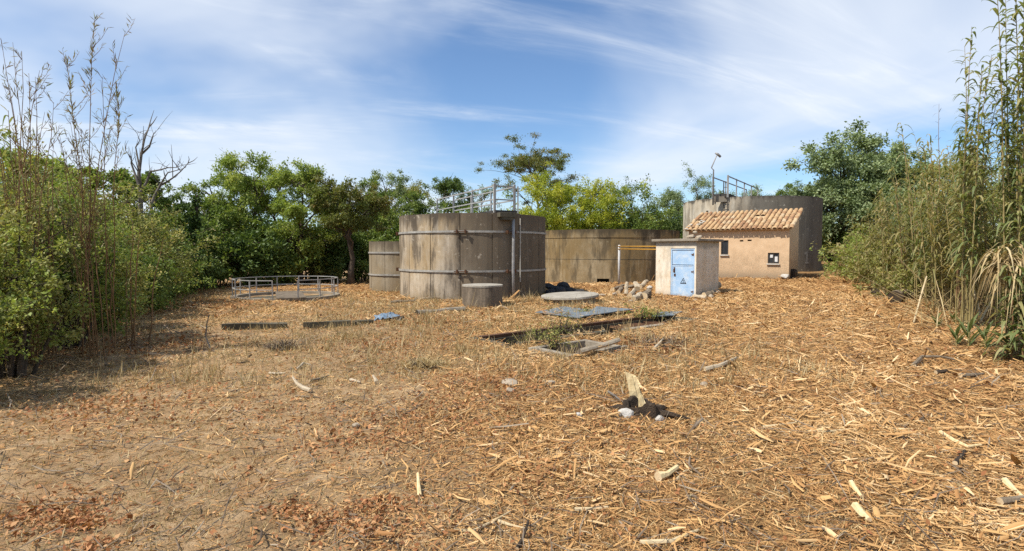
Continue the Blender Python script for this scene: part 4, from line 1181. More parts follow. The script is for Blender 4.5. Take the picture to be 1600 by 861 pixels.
for k, (a_, b_2, r_, h_, lab) in enumerate(rs):
    log('log', lab, up(gp(*a_), r_ * .85 + h_), up(gp(*b_2), r_ * .85 + h_), r_, 'log_pale' if k < 2 else 'log', 'log_cut', 90 + k)
for k, (px, py, sx, lab) in enumerate(((1098, 462, .14, 'brown stone under the thick log by the shed'), (1112, 466, .12, 'stone right of the short log by the shed'), (1120, 460, .13, 'stone at the right end of the thick log'), (1086, 471, .07, 'small pale stone by the blue door'))):
    rock('rubble_stone', lab, 'stone', gp(px, py), (sx * 1.2, sx, sx * .75), 'rock', 110 + k, k)
# rotten logs at the cane thicket
rl_ = [((1368, 462), (1398, 470), .16, .05, 'dark rotten log at the left end of the heap by the canes'), ((1380, 470), (1402, 455), .13, .22, 'orange-brown broken log on top of the heap by canes'), ((1398, 475), (1432, 466), .19, .05, 'thick grey rotten log at the right of the heap'),
       ((1404, 462), (1436, 458), .15, .20, 'pale split log at the back of the heap by canes')]
for k, (a_, b_2, r_, h_, lab) in enumerate(rl_):
    log('log', lab, up(gp(*a_), r_ * .7 + h_), up(gp(*b_2), r_ * .7 + h_), r_, ('rot', 'log', 'log', 'log_pale')[k], ('rot', 'log_cut', 'rot', 'log_cut')[k], 130 + k)

# hollow stump with the fresh splinter
sp_ = gp(1003, 646)
ST = thing('tree_stump', 'dark hollow rotten stump with tall pale splinter in the foreground', 'stump', tuple(sp_))
mb = MB(); n = 26; rgs = np.random.RandomState(6); vs = []; fs = []
top = [.08 + .055 * rgs.rand() + .035 * math.sin(2 * math.pi * i / n * 2 + .6) for i in range(n)]
for i in range(n):
    a = 2 * math.pi * i / n; j = 1 + .10 * math.sin(3 * a) + .06 * rgs.normal()
    for r, z in ((.22, -.08), (.185, .03), (.17, top[i]), (.13, top[i] - .01), (.11, .01), (.09, -.07)):
        vs.append((r * j * math.sin(a), -r * j * math.cos(a), z))
for i in range(n):
    i2 = (i + 1) % n
    for j in range(5): fs.append((i * 6 + j, i2 * 6 + j, i2 * 6 + j + 1, i * 6 + j + 1))
fs.append(tuple(i * 6 + 5 for i in range(n))); mb.add(vs, fs); mb.build('hollow_trunk', M['rot'], ST)
mb = MB(); rgs = np.random.RandomState(12)
for (xb, wb, hb_, yb) in ((-.030, .040, .36, .12), (.018, .036, .325, .123), (.052, .020, .15, .13)):
    vs = []; ns = 6
    for i in range(ns + 1):
        z = hb_ * i / ns; w_ = wb * (1.15 - .45 * i / ns); xo = xb - .24 * z
        for (xx, yy) in ((-w_, -.018), (w_, -.024), (w_ * .9, .020), (-w_ * .9, .016)):
            vs.append((xx + xo + rgs.normal() * .003, yy + yb + .10 * z + rgs.normal() * .003, z + .03 + (rgs.uniform(-.035, .03) if i == ns else 0)))
    fs = [(i * 4 + j, i * 4 + (j + 1) % 4, i * 4 + 4 + (j + 1) % 4, i * 4 + 4 + j) for i in range(ns) for j in range(4)] + [tuple(ns * 4 + q for q in range(4))]
    mb.add(vs, fs)
mb.build('splinter', M['splinter'], ST)
for k, (a_, l_) in enumerate(((1.0, .22), (1.9, .17), (4.2, .25), (5.2, .2))):
    mb = MB(); mb.tube([pol(.18, a_, .02), pol(.26, a_ + .1, .03), pol(.26 + l_, a_ + .3, -.02)], [.05, .035, .012], 6); mb.build('root', M['rot'], ST)
log('stick', 'thin dark stick leaning beside the hollow stump', up(gp(950, 618), .05), up(gp(998, 650), .03), .011, 'bark_dead', 'log_cut', 7, cat='stick', taper=.6, sides=6)
for k, (px, py, s_, lab) in enumerate(((978, 651, .075, 'white stone at the left foot of the hollow stump'), (1031, 657, .05, 'white stone at the right foot of the hollow stump'), (905, 650, .04, 'small white stone left of the hollow stump'),
        (796, 600, .11, 'flat pale stone on the straw before the trench'), (797, 612, .05, 'pebble in front of the flat pale stone'), (862, 600, .05, 'small white stone right of the flat pale stone'),
        (1100, 603, .05, 'small white stone on straw right of the hollow stump'), (556, 668, .04, 'pale pebble on bare soil left of centre'))):
    rock('stone', lab, 'stone', gp(px, py), (s_ * 1.2, s_, s_ * (.8 if k != 3 else .4)), 'rock_white' if k in (0, 1, 2) else 'rock', 150 + k, k * .7, sink=.55)
# bleached branch pieces and sticks on the ground
def stick(lab, pts, r, mat='log_pale', h=None, seed=1, name='stick'):
    P = [up(gp(*p), r * 1.0 + (h[i] if h else 0)) for i, p in enumerate(pts)]
    o = P[0]; mb = MB(); n = len(P)
    rgg = random.Random(seed)
    mb.tube([p - o for p in P], [r * (1 - .5 * i / max(1, n - 1)) * rgg.uniform(.85, 1.15) for i in range(n)], 7, True, 0, 1)
    return tag(mb.build(name, [M[mat], M['log_cut']], None, False, tuple(o)), lab, 'stick')
stick('curved bleached branch piece on soil, largest of the pale pieces left', [(486, 614), (474, 610), (464, 603), (457, 592)], .030, 'log_pale', seed=1)
stick('arched pale bark strip behind the curved bleached branch', [(464, 579), (474, 573), (486, 572)], .018, 'log_pale', [0, .04, 0], 2)
stick('pale flat stick left of the curved bleached branch', [(421, 585), (432, 586), (446, 585)], .02, 'log_pale', seed=3)
stick('brown stick right of the curved bleached branch', [(484, 598), (500, 594), (514, 589)], .022, 'log', seed=4)
stick('small white stick piece right of the brown stick', [(548, 596), (556, 598), (563, 600)], .022, 'log_pale', seed=5)
stick('stubby white stick with dark end, rightmost of pale pieces', [(589, 601), (586, 595), (583, 590)], .026, 'log_pale', seed=6)
stick('thin straight stick below the curved bleached branch', [(462, 620), (480, 621), (500, 622)], .010, 'log', seed=7)
stick('broken pale branch lying on mulch right of the trench', [(1101, 582), (1125, 576), (1151, 563)], .042, 'log_pale', seed=8)
stick('pale stick on the mulch mound beside the valve pit', [(1022, 548), (1036, 541)], .03, 'log_pale', [.0, .1], 9)
stick('long brown twig on the straw in the right middle', [(1203, 630), (1235, 617), (1274, 602)], .014, 'cane_brown', seed=10)
stick('long straight cane piece on the straw right of centre', [(1258, 677), (1290, 677), (1336, 672)], .014, 'cane_dry', seed=11)
stick('short straw-coloured cane piece left of the long straight cane', [(1192, 670), (1215, 667), (1243, 663)], .016, 'cane_dry', seed=12)
stick('forked pale branch at the right side of the straw, thick', [(1470, 679), (1490, 692), (1512, 702), (1532, 699)], .022, 'splinter', seed=13)
stick('dark broken stick under the forked pale branch', [(1492, 728), (1501, 718), (1507, 708)], .022, 'rot', seed=14)
stick('thick pale branch piece at the bottom centre right, left of two', [(1028, 752), (1042, 748), (1058, 736)], .034, 'splinter', seed=15)
stick('thin curved cane beside the thick pale branch piece', [(1058, 750), (1070, 738), (1094, 733)], .010, 'cane_dry', seed=16)
stick('long pale branch along the bottom edge right of centre', [(1000, 852), (1050, 850), (1075, 838), (1092, 832)], .016, 'cane_dry', seed=17)
stick('broad pale wood splinter near the bottom edge, right half', [(1337, 798), (1348, 812), (1358, 820)], .032, 'splinter', seed=18)
stick('narrow pale wood splinter above the broad one', [(1330, 758), (1338, 770), (1346, 780)], .020, 'splinter', seed=19)
stick('pale wood splinter at the right edge of the foreground', [(1570, 756), (1584, 770), (1600, 784)], .024, 'splinter', seed=20)
stick('grey branch piece at the far right of the mulch', [(1562, 790), (1580, 788), (1600, 784)], .030, 'log', seed=21)
stick('bent brown branch on straw below the canes', [(1427, 575), (1440, 566), (1470, 566), (1500, 568)], .030, 'log', [0, .06, .06, .02], 22)
stick('brown stick right of the bent branch below the canes', [(1500, 590), (1520, 589), (1537, 587)], .028, 'log', seed=23)
stick('dark stick left of the brown stick below the canes', [(1462, 585), (1475, 583), (1488, 580)], .028, 'rot', seed=24)
stick('curved twig crossing the foreground leaf litter', [(690, 832), (740, 832), (775, 815), (800, 800)], .011, 'cane_dry', seed=25)
stick('straight twig right of the curved twig in the leaf litter', [(778, 817), (800, 824), (826, 830)], .012, 'cane_dry', seed=26)
stick('dark upright broken twig near the bottom edge', [(808, 861), (818, 846), (826, 828)], .012, 'rot', [0, .02, .05], 27)
stick('upright pale stub among leaf litter, lower centre left', [(656, 780), (654, 766), (653, 754)], .020, 'splinter', [0, .02, .05], 28)
stick('flat pale cane chip on straw right of the stump', [(898, 800), (925, 799), (950, 796)], .016, 'cane_dry', seed=29)
stick('dead black-tipped stalk standing in the left clearing', [(330, 549), (322, 548), (324, 547), (328, 547)], .016, 'bark_dead', [0, .22, .42, .60], 30)

# ------------------------------------------------------------------ trees behind the yard
def T(lab, px, ytop, d, wpx, leafm, seed, **kw):
    x = (px - 800) / FPX * d
    H = EYE + (393 - ytop) / FPX * d - g1(x, d)
    return make_tree(lab, x, d, H, wpx / FPX * d, leafm, seed, **kw)
T('bushy green tree at the left end of the rear tree line', 330, 250, 27.5, 125, 'lf_mid', 201, n=10500, fb=.10, name='locust_tree')
T('tallest feathery green tree of the left rear tree line', 398, 233, 29, 130, 'lf_light', 202, n=11500, fb=.12, name='locust_tree')
T('yellowing feathery tree behind the railed basin', 470, 243, 28, 120, 'lf_light', 203, n=9500, fb=.22, name='locust_tree')
T('browning tree with dark forked trunk left of the small tank', 548, 260, 27.5, 120, 'lf_brown', 204, n=7600, fb=.40, trunk_r=.17, name='locust_tree')
T('grey-green poplar top rising behind the small tank', 606, 253, 38, 80, 'lf_grey', 205, n=6500, fb=.15, name='poplar_tree')
T('olive green tree directly left of the walkway railing', 650, 290, 36, 90, 'lf_mid', 206, n=7000, fb=.1, name='tree')
T('dark round-topped tree behind the walkway railing', 697, 263, 37, 95, 'lf_dark', 207, n=9000, fb=.12, name='oak_tree')
T('thin pale sparse tree seen through the walkway railing', 752, 275, 46, 60, 'lf_grey', 208, n=1600, fb=.3, limbs=8, name='tree')
T('umbrella-shaped brownish tree standing highest behind the tanks', 833, 222, 45, 135, 'lf_brown', 209, n=10500, fb=.5, shape='umbrella', trunk_r=.2, cr=.085, limbs=17, name='locust_tree', flat=.45, lean=(.3, 0))
T('bright yellow-green tree beneath the umbrella-shaped tree', 855, 272, 38, 130, 'lf_yellow', 210, n=11500, fb=.08, name='ash_tree')
T('yellow-green tree right of the brightest tree', 925, 276, 40, 110, 'lf_yellow', 211, n=9000, fb=.08, name='ash_tree')
T('dull green round tree left of the tall tank', 988, 282, 42, 115, 'lf_mid', 212, n=9000, fb=.08, name='tree')
T('slim poplar just left of the tall tank rim', 1042, 296, 47, 60, 'lf_grey', 213, n=7500, fb=.1, name='poplar_tree', shape='column', limbs=20, cr=.13)
T('poplar behind the lamp pole', 1084, 262, 52, 85, 'lf_grey', 214, n=11000, fb=.1, name='poplar_tree', shape='column', limbs=20, cr=.13)
T('low poplar tops behind the tall tank walkway', 1152, 284, 56, 95, 'lf_grey', 215, n=9500, fb=.1, name='poplar_tree')
T('dark tree at the right rim of the tall tank', 1232, 282, 52, 62, 'lf_mid', 216, n=6000, fb=.1, name='tree')
T('large silver-green poplar right of the tall tank', 1315, 212, 44, 180, 'lf_grey', 217, n=22000, L=.22, Wd=.13, fb=.03, limbs=22, trunk_r=.24, cr=.09, name='poplar_tree')
T('silver-green poplar between the large poplar and canes', 1396, 228, 40, 125, 'lf_grey', 218, n=15000, L=.2, Wd=.12, fb=.03, limbs=18, cr=.095, name='poplar_tree')
T('grey-green tree behind the right cane thicket', 1480, 235, 34, 130, 'lf_olive', 219, n=9000, fb=.08, name='tree')
T('olive tree far back right behind the tall canes', 1580, 240, 30, 140, 'lf_olive', 220, n=9000, fb=.08, name='tree')
T('leafy tree with light crown behind the left reeds', 130, 250, 19, 130, 'lf_light', 221, n=9500, L=.13, Wd=.075, fb=.1, name='tree')
T('light green tree at the left edge behind the reeds', 30, 225, 17, 140, 'lf_light', 222, n=9000, L=.12, Wd=.07, fb=.1, name='tree')
T('green tree around the dead branches at left', 205, 258, 23, 110, 'lf_mid', 223, n=8000, L=.15, Wd=.085, fb=.1, name='tree')
T('dark tree filling the gap right of the dead branches', 275, 300, 26, 95, 'lf_dark', 224, n=8000, fb=.06, name='tree')
T('feathery tree between the bushy tree and the tallest one', 364, 250, 30.5, 85, 'lf_mid', 231, n=5500, fb=.10, name='locust_tree')
T('muted green tree behind the yellowing feathery tree', 434, 252, 32, 85, 'lf_mid', 232, n=5500, fb=.12, name='locust_tree')
T('slim green tree between the yellowing and forked trees', 508, 262, 31, 85, 'lf_light', 233, n=5500, fb=.10, name='locust_tree')
T('dull green tree between the forked tree and the poplar top', 578, 272, 34, 75, 'lf_mid', 234, n=5500, fb=.06, name='tree')
T('dull green tree right of the dark round-topped tree', 640, 278, 40, 80, 'lf_olive', 235, n=5500, fb=.06, name='tree')
# ivy column
p = Vector(((303 - 800) / FPX * 24.5, 24.5)); rng = np.random.RandomState(77)
iv = thing('ivy_trunk', 'dark ivy-wrapped trunk among the left rear trees', 'tree', (p.x, p.y, g1(p.x, p.y) - .05))
mb = MB(); mb.tube([(0, 0, 0), (.05, 0, 1.6), (.1, .05, 3.2), (.22, 0, 4.3)], [.16, .14, .11, .05], 8); mb.build('trunk', M['ivybark'], iv, smooth=True)
cc = [(.0 + .05 * k / 3 + rng.normal() * .1, rng.normal() * .1, .9 + .23 * k) for k in range(15)]
V, F, rnd = clump_leaves(rng, cc, [.42 - .012 * k for k in range(15)], 3200, .12, .10, .9, .4)
link('crown', np_mesh('crown', V, F, M['lf_dark'], rnd * .5), iv)
# bare dead tree on the left
def dead_tree(lab, px, d, segs, seed):
    b = Vector(((px - 800) / FPX * d, d, 0)); b.z = g1(b.x, b.y) - .1
    t = thing('dead_tree', lab, 'tree', tuple(b)); mb = MB(); rgd = np.random.RandomState(seed)
    for pts, r in segs:
        P = [ap(x_, y_, d + rgd.uniform(-.3, .3)) - b for x_, y_ in pts]
        if pts[0][1] > 380: P[0] = Vector((0, 0, 0))
        P2 = []
        for i in range(len(P) - 1): P2 += [P[i], (P[i] + P[i + 1]) / 2 + Vector(rgd.normal(size=3) * .04)]
        P2.append(P[-1])
        n = len(P2); mb.tube(P2, [r * (1 - .85 * i / (n - 1)) for i in range(n)], 6, cap=False)
        for i in range(2, n):
            for s_ in (0, 1):
                q = P2[i] + Vector((rgd.normal() * .25, rgd.normal() * .25, abs(rgd.normal()) * .45 + .08)); mb.tube([P2[i], (P2[i] + q) / 2 + Vector(rgd.normal(size=3) * .03), q], [r * .22, r * .16, r * .06], 4, cap=False)
    mb.build('trunk', M['bark_dead'], t, smooth=True)
    return t
dead_tree('bare forked dead tree sticking out above the left thicket', 216, 20, [([(218, 430), (220, 320), (217, 270), (222, 235), (232, 200)], .10), ([(217, 290), (205, 255), (196, 235)], .05), ([(219, 300), (235, 268), (262, 262), (285, 258)], .05), ([(222, 240), (238, 215), (246, 203)], .04), ([(219, 265), (212, 230), (214, 208)], .04)], 3)
dead_tree('leaning bare branch right of the forked dead tree', 238, 22, [([(236, 430), (236, 320), (250, 290), (270, 278), (294, 255)], .08), ([(250, 290), (262, 270), (290, 262)], .04)], 4)

# understory shrubs below the tree lines
und = [(292, 25, 2.5, 3.0, 'lf_dark', 'dark shrub at the foot of the ivy trunk'), (340, 25.5, 2.8, 3.2, 'lf_mid', 'bushy shrub left behind the railed basin'), (388, 26.5, 3.0, 3.2, 'lf_dark', 'dark bush directly behind the railed basin'),
       (432, 27.5, 2.6, 3.0, 'lf_mid', 'green bush right behind the railed basin'), (478, 29, 2.8, 3.0, 'lf_brown', 'brownish bush under the yellowing tree'), (520, 30, 3.0, 3.2, 'lf_dark', 'dark bush left of the forked trunk'),
       (566, 31, 3.2, 3.2, 'lf_mid', 'green bush left beside the small tank'), (612, 33, 4.6, 3.6, 'lf_mid', 'tall green bush behind the small tank'), (660, 33, 4.7, 4, 'lf_dark', 'dark bush behind the left rim of the big tank'), (725, 34, 4.6, 4.2, 'lf_mid', 'green bush behind the middle of the big tank'),
       (790, 38, 5.4, 4.6, 'lf_light', 'light bush behind the right rim of the big tank'), (860, 40, 6.2, 5.6, 'lf_yellow', 'yellow-green bush above the low tank left end'), (930, 40.5, 6.4, 5.8, 'lf_yellow', 'yellowish bush above the middle of the low tank'),
       (1000, 41, 5.8, 5.2, 'lf_mid', 'green bush above the right end of the low tank'), (1045, 43, 4.2, 4.2, 'lf_dark', 'dark bush at the left edge of the tall tank'), (1290, 45, 3.4, 4.5, 'lf_mid', 'green bush right of the tall tank base'), (1345, 42, 3.0, 4.5, 'lf_dark', 'dark bush below the large poplar'),
       (1400, 36, 3.0, 4.2, 'lf_olive', 'olive bush below the second poplar')]
for k, (px, d, h, w, lm, lab) in enumerate(und):
    make_shrub(lab, (px - 800) / FPX * d, d, h, w, lm, 300 + k, n=7000, L=.16, Wd=.095, stems=11, group=None)
# farther wood closing the view, one uncountable mass
rng = np.random.RandomState(9); cc = []; cr_ = []
for k in range(520):
    a = rng.uniform(R(-62), R(62)); d = rng.uniform(58, 84); cc.append((d * math.sin(a), d * math.cos(a), rng.uniform(.2, 5.8))); cr_.append(rng.uniform(1.0, 1.9))
for k in range(160):
    a = rng.uniform(R(-70), R(-40)); d = rng.uniform(24, 46); cc.append((d * math.sin(a), d * math.cos(a), rng.uniform(.2, 4.6))); cr_.append(rng.uniform(.8, 1.4))
V, F, rnd = clump_leaves(rng, cc, cr_, 90000, .42, .26)
fw = link('far_wood', np_mesh('far_wood', V, F, M['lf_dark'], rnd)); fw['kind'] = 'stuff'
tag(fw, 'dark dense wood closing the view behind the tree line', 'wood')

# ------------------------------------------------------------------ left thicket
lt = [(-6.65, 6.1, 1.7, 1.7, 'lf_light', 'bright leafy bramble at the left edge nearest the camera', .055), (-6.9, 7.5, 2.5, 1.6, 'lf_olive', 'light green shrub second from the camera on the left', .055),
      (-7.9, 8.2, 2.9, 2.2, 'lf_olive', 'tall shrub at the left picture edge under the reeds', .06), (-7.9, 9.6, 3.0, 1.8, 'lf_light', 'light shrub below the brown reeds', .06), (-9.2, 10.6, 3.3, 2.5, 'lf_olive', 'olive shrub behind the brown reeds', .065),
      (-8.9, 11.6, 1.9, 2.1, 'lf_olive', 'olive leafy shrub midway along the left thicket', .065), (-10.4, 13.2, 3.8, 2.5, 'lf_light', 'arching light shrub midway along the left thicket', .07), (-10.4, 14.8, 1.8, 2.1, 'lf_mid', 'rounded low green shrub along the left clearing edge', .08),
      (-11.6, 16.5, 3.3, 2.9, 'lf_olive', 'broad olive bush before the dead branches', .085), (-12.3, 18.4, 2.0, 2.4, 'lf_mid', 'rounded bush near the shaded clearing edge', .095), (-13.4, 20.2, 3.3, 3.0, 'lf_mid', 'large bush at the far end of the left thicket', .10),
      (-13.9, 22.3, 2.5, 2.6, 'lf_dark', 'dark low bush left of the railed basin', .11), (-9.6, 8.9, 3.6, 2.6, 'lf_olive', 'high shrub just outside the left reeds', .07), (-12.3, 12.8, 3.9, 3.2, 'lf_light', 'high light bush at the back of the left thicket', .085),
      (-14.2, 16.8, 4.2, 3.4, 'lf_light', 'high bush left of the dead tree', .1), (-7.6, 5.0, 2.0, 1.8, 'lf_mid', 'shrub at the lower left corner beyond the picture edge', .055)]
for k, (x, y, h, w, lm, lab, L_) in enumerate(lt):
    make_shrub(lab, x, y, h, w, lm, 400 + k, n=9500 if y < 15 else 8000, L=L_, Wd=L_ * .58, stems=18, mix=('lf_brown', 'lf_light', 'lf_canedry', 'lf_dark')[k % 4])
# brown reeds standing above it
make_reeds('tall brown feathery reed with plume, right of the left reeds', -6.62, 8.6, [(148, 30, 2), (196, 48, 1), (104, 95, 2), (182, 140, 2), (160, 120, 0), (120, 190, 0), (172, 205, 1)], 501)
make_reeds('brown reed clump fanning out at the far left edge', -7.35, 8.3, [(2, 62, 0), (20, 66, 0), (34, 80, 0), (62, 110, 1), (14, 130, 0), (46, 150, 1), (-20, 90, 0), (70, 175, 0), (84, 160, 1), (55, 120, 0), (28, 180, 0)], 502)
make_reeds('shorter red-brown reeds between the plume and the left clump', -6.95, 8.7, [(92, 205, 1), (110, 190, 0), (128, 225, 1), (60, 230, 0), (100, 245, 0)], 503)
make_canes('green reeds at the left picture edge', -7.7, 8.7, 3.9, .35, 12, 504, 'lf_cane', 'cane_brown', 22, .42, .024, .07, 'reed_clump', .3, False, None, .3, -.05, 'reed')
make_canes('low dry reeds right of the tall plume', -6.9, 9.8, 2.3, .4, 5, 505, 'lf_canedry', 'cane_brown', 14, .36, .016, .1, 'reed_clump', .3, False, None, .35, .06, 'reed')

# ------------------------------------------------------------------ right cane thicket
rcn = [(7.52, 8.0, 1.6, .16, 7, 'lf_cane', 26, 'leafy green cane at the lower right picture edge', .55, .05), (9.25, 9.95, 6.9, .32, 15, 'lf_cane', 62, 'tallest green cane clump at the right picture edge', .42, .046),
       (9.0, 10.7, 5.6, .22, 6, 'lf_cane', 60, 'tall leafy canes left of the tallest clump', .44, .042), (10.1, 12.3, 6.6, .18, 5, 'lf_cane', 64, 'slender tall canes standing alone against the sky', .46, .042), (10.7, 13.2, 4.3, .6, 18, 'lf_canedry', 46, 'drying canes behind the leaning pale cane', .48, .036),
       (11.2, 14.4, 4.9, .6, 18, 'lf_cane', 46, 'green canes in the middle of the right thicket', .48, .038), (11.8, 15.4, 4.2, .7, 18, 'lf_canedry', 44, 'yellowing canes midway along the right thicket', .5, .038), (12.6, 16.6, 4.5, .7, 18, 'lf_cane', 44, 'green canes above the rotten log heap', .5, .04),
       (13.4, 18.4, 4.2, .8, 18, 'lf_canedry', 42, 'yellowish canes left of the drooping cane tip', .52, .042), (14.3, 19.6, 4.4, .8, 18, 'lf_cane', 42, 'cane stand far back in the thicket', .55, .045), (15.0, 21.8, 3.7, .9, 18, 'lf_canedry', 40, 'pale canes toward the far end of the thicket', .55, .05),
       (16.6, 23.5, 3.8, .9, 18, 'lf_canedry', 40, 'farthest cane stand of the right thicket', .55, .055), (11.4, 12.4, 5.0, .6, 16, 'lf_cane', 44, 'cane stand behind the tallest clump, right edge', .5, .04), (13.2, 14.4, 5.0, .8, 18, 'lf_cane', 42, 'cane stand deep behind the slender tall canes', .5, .045),
       (10.3, 9.6, 6.0, .4, 12, 'lf_cane', 44, 'cane clump just beyond the right picture edge', .5, .045), (15.6, 18.0, 4.8, .9, 18, 'lf_cane', 40, 'deep green canes before the grey-green tree', .55, .05), (9.7, 11.3, 4.4, .4, 14, 'lf_canedry', 46, 'drying canes directly behind the tallest clump', .46, .036)]
for k, (x, y, h, spr, ns, lm, nl, lab, L_, W_) in enumerate(rcn):
    make_canes(lab, x, y, h, spr, ns, 600 + k, lm, 'cane_stalk' if k % 3 else 'cane_brown', nl, L_, W_, .13 if k > 3 else .05, low=.05 if k == 0 else (.26 if k in (1, 2, 3, 4, 5, 6, 12, 16) else .12), hvar=.35 if k not in (4, 5, 6, 7, 8) else .55)
# dry mop of dead leaves hanging over the leafy cane at the right edge
t_ = thing('dry_cane_tuft', 'mop of straw-coloured dead cane leaves hanging at the right edge', 'cane', (7.55, 8.25, g1(7.55, 8.25)))
rng = np.random.RandomState(660); n = 190
Bs = np.stack([rng.normal(size=n) * .10, rng.normal(size=n) * .10, 1.50 + rng.normal(size=n) * .10], 1)
V, F, sg = strap_leaves(rng, Bs, rng.uniform(0, 6.283, n), rng.uniform(.25, .6, n), rng.uniform(.015, .035, n), rng.uniform(.2, .9, n), rng.uniform(1.2, 2.4, n))
link('leaf_tuft', np_mesh('leaf_tuft', V, F, M['lf_drygrass'], np.repeat(rng.rand(n), sg)), t_)
mb = MB(); mb.tube([(0, 0, -.05), (.03, 0, .8), (0, 0, 1.6)], [.014, .013, .01], 7); mb.build('stalk', M['cane_dry'], t_, smooth=True)
make_canes('single cane with drooping leafy tip against the sky', 13.0, 16.8, 5.2, .1, 1, 650, 'lf_cane', 'cane_stalk', 12, .6, .06, .02, low=.7, leanx=-.16, name='giant_cane')
make_canes('bare dark thin stalk rising above the right thicket', 12.6, 15.9, 5.9, .12, 2, 651, 'lf_twig', 'bark_dead' if False else 'cane_brown', 14, .3, .012, .02, low=.55, name='dead_cane')
rb = [(11.9, 15.0, 1.7, 1.8, 'lf_olive', 'olive bramble between the canes and rotten logs'), (13.2, 17.4, 2.0, 2.1, 'lf_olive', 'twiggy bush behind the rotten log heap'), (14.2, 19.4, 2.4, 2.6, 'lf_olive', 'grey-olive bush along the right thicket edge'),
      (15.4, 22.0, 2.6, 2.8, 'lf_olive', 'willow-like bush at the far thicket edge'), (16.8, 25.2, 2.6, 3.0, 'lf_light', 'yellow-green bush at the end of the right thicket'), (18.6, 28.5, 2.4, 3.2, 'lf_olive', 'olive bush beyond the right thicket'),
      (12.6, 13.8, 2.6, 2.4, 'lf_olive', 'bush hidden deep among the right canes'), (15.4, 16.6, 3.0, 3.0, 'lf_olive', 'bush deep behind the right canes')]
for k, (x, y, h, w, lm, lab) in enumerate(rb):
    make_shrub(lab, x, y, h, w, lm, 700 + k, n=5500, L=.05 + .004 * y, Wd=(.05 + .004 * y) * .4, stems=15, mix='lf_canedry')
# leaning cut canes and broken stalks
def lean(lab, a, d, b, r, mat):
    A_ = gp(*a); A_ = Vector((A_.x * .93, A_.y * .93, 0)); A_.z = g1(A_.x, A_.y) - .05; B_ = ap(b[0], b[1], A_.y + d)
    o = A_; mb = MB(); P = curve_pts(A_ - o, B_ - o, .03, 5)
    mb.tube(P, [r, r * .97, r * .95, r * .9, r * .85], 7, True, 0, 1)
    return tag(mb.build('cut_cane', [M[mat], M['log_cut']], None, True, tuple(o)), lab, 'cane')
lean('long pale cane leaning in front of the dark thicket', (1536, 486), .9, (1505, 392), .024, 'cane_dry')
lean('pale cane leaning right beside the rotten log heap', (1427, 492), .6, (1448, 432), .020, 'cane_dry')
lean('left leg of the crossed brown canes at the thicket foot', (1472, 468), .3, (1491, 428), .022, 'cane_brown')
lean('right leg of the crossed brown canes at the thicket foot', (1503, 466), .2, (1489, 429), .022, 'cane_brown')
lean('thin pale cane standing right of the long leaning cane', (1552, 474), .2, (1542, 395), .018, 'cane_dry')
lean('brown upright cane by the tall clump foot', (1554, 486), .1, (1557, 420), .028, 'cane_brown')
lean('cane lying low across the thicket foot', (1530, 492), .6, (1556, 458), .020, 'cane_dry')
for k, (px, py, h, lab) in enumerate(((1463, 512, .34, 'leftmost green cane shoot on the mulch'), (1490, 505, .26, 'small green cane shoot behind the others'), (1494, 540, .40, 'green cane shoot left of the large shoot'), (1513, 542, .58, 'largest green cane shoot on the mulch'), (1539, 544, .46, 'rightmost green cane shoot on the mulch'))):
    p = gp(px, py); rng = np.random.RandomState(800 + k)
    t = thing('cane_shoot', lab, 'shoot', tuple(p))
    n = 9; V, F, sg = strap_leaves(rng, np.stack([np.zeros(n), np.zeros(n), np.linspace(0, h * .5, n)], 1), np.arange(n) * 2.4, np.full(n, h * .5), np.full(n, .05), np.full(n, 1.5), np.full(n, .5))
    link('leaf_tuft', np_mesh('leaf_tuft', V, F, M['lf_cane'], np.repeat(rng.rand(n) * .35, sg)), t)
    mb = MB(); mb.tube([(0, 0, -.03), (.01, 0, h * .8)], [.012, .006], 6); mb.build('stalk', M['cane_stalk'], t)

# ------------------------------------------------------------------ weeds at the trench
for k, (px, py, h, w, lab) in enumerate(((880, 522, .5, .9, 'green weeds growing out of the trench middle'), (835, 536, .4, .7, 'sparse green weeds at the trench left end'), (1000, 496, .35, .7, 'bright green weed at the trench right end'), (1025, 497, .3, .5, 'small weed at the far trench corner'), (862, 545, .45, .6, 'weed between the trench and valve pit'), (916, 492, .22, .4, 'tiny weed on the steel sheets'))):
    p = gp(px, py); make_shrub(lab, p.x, p.y, h, w, 'lf_olive' if k != 2 else 'lf_light', 900 + k, n=380, L=.045, Wd=.022, stems=9, name='weed', low=.02)
for k, (px, py, r_, lab) in enumerate(((442, 546, .32, 'dark tangle of dead stems on pale soil at left'), (668, 574, .45, 'dark-hollowed dry grass tussock left of the valve pit'), (1030, 540, .5, 'brown heap of twigs right of the valve pit'))):
    p = gp(px, py); rng = np.random.RandomState(950 + k); n = 420
    C = np.stack([rng.normal(size=n) * r_ * .45, rng.normal(size=n) * r_ * .30, np.abs(rng.normal(size=n)) * .03], 1)
    D = np.stack([rng.normal(size=n), rng.normal(size=n), np.abs(rng.normal(size=n)) * .7], 1)
    V, F = leaf_arrays(rng, C, D, rng.uniform(.08, .28, n), rng.uniform(.006, .014, n))
    t = thing('brush_heap', lab, 'brush', tuple(p)); tw = link('twigs', np_mesh('twigs', V, F, M['lf_twig' if k != 1 else 'lf_drygrass'], rng.rand(n)), t); tw['kind'] = 'stuff'
    mb = MB()
    for q in range(7):
        a = rng.uniform(0, 6.28); c = np.array([rng.normal() * r_ * .3, rng.normal() * r_ * .2, .02]); e = c + np.array([math.cos(a), math.sin(a), rng.uniform(.05, .5)]) * r_ * .6
        mb.tube([c, (c + e) / 2 + rng.normal(size=3) * .02, e], [.012, .009, .004], 5)
    mb.build('dead_stem', M['rot'], t)

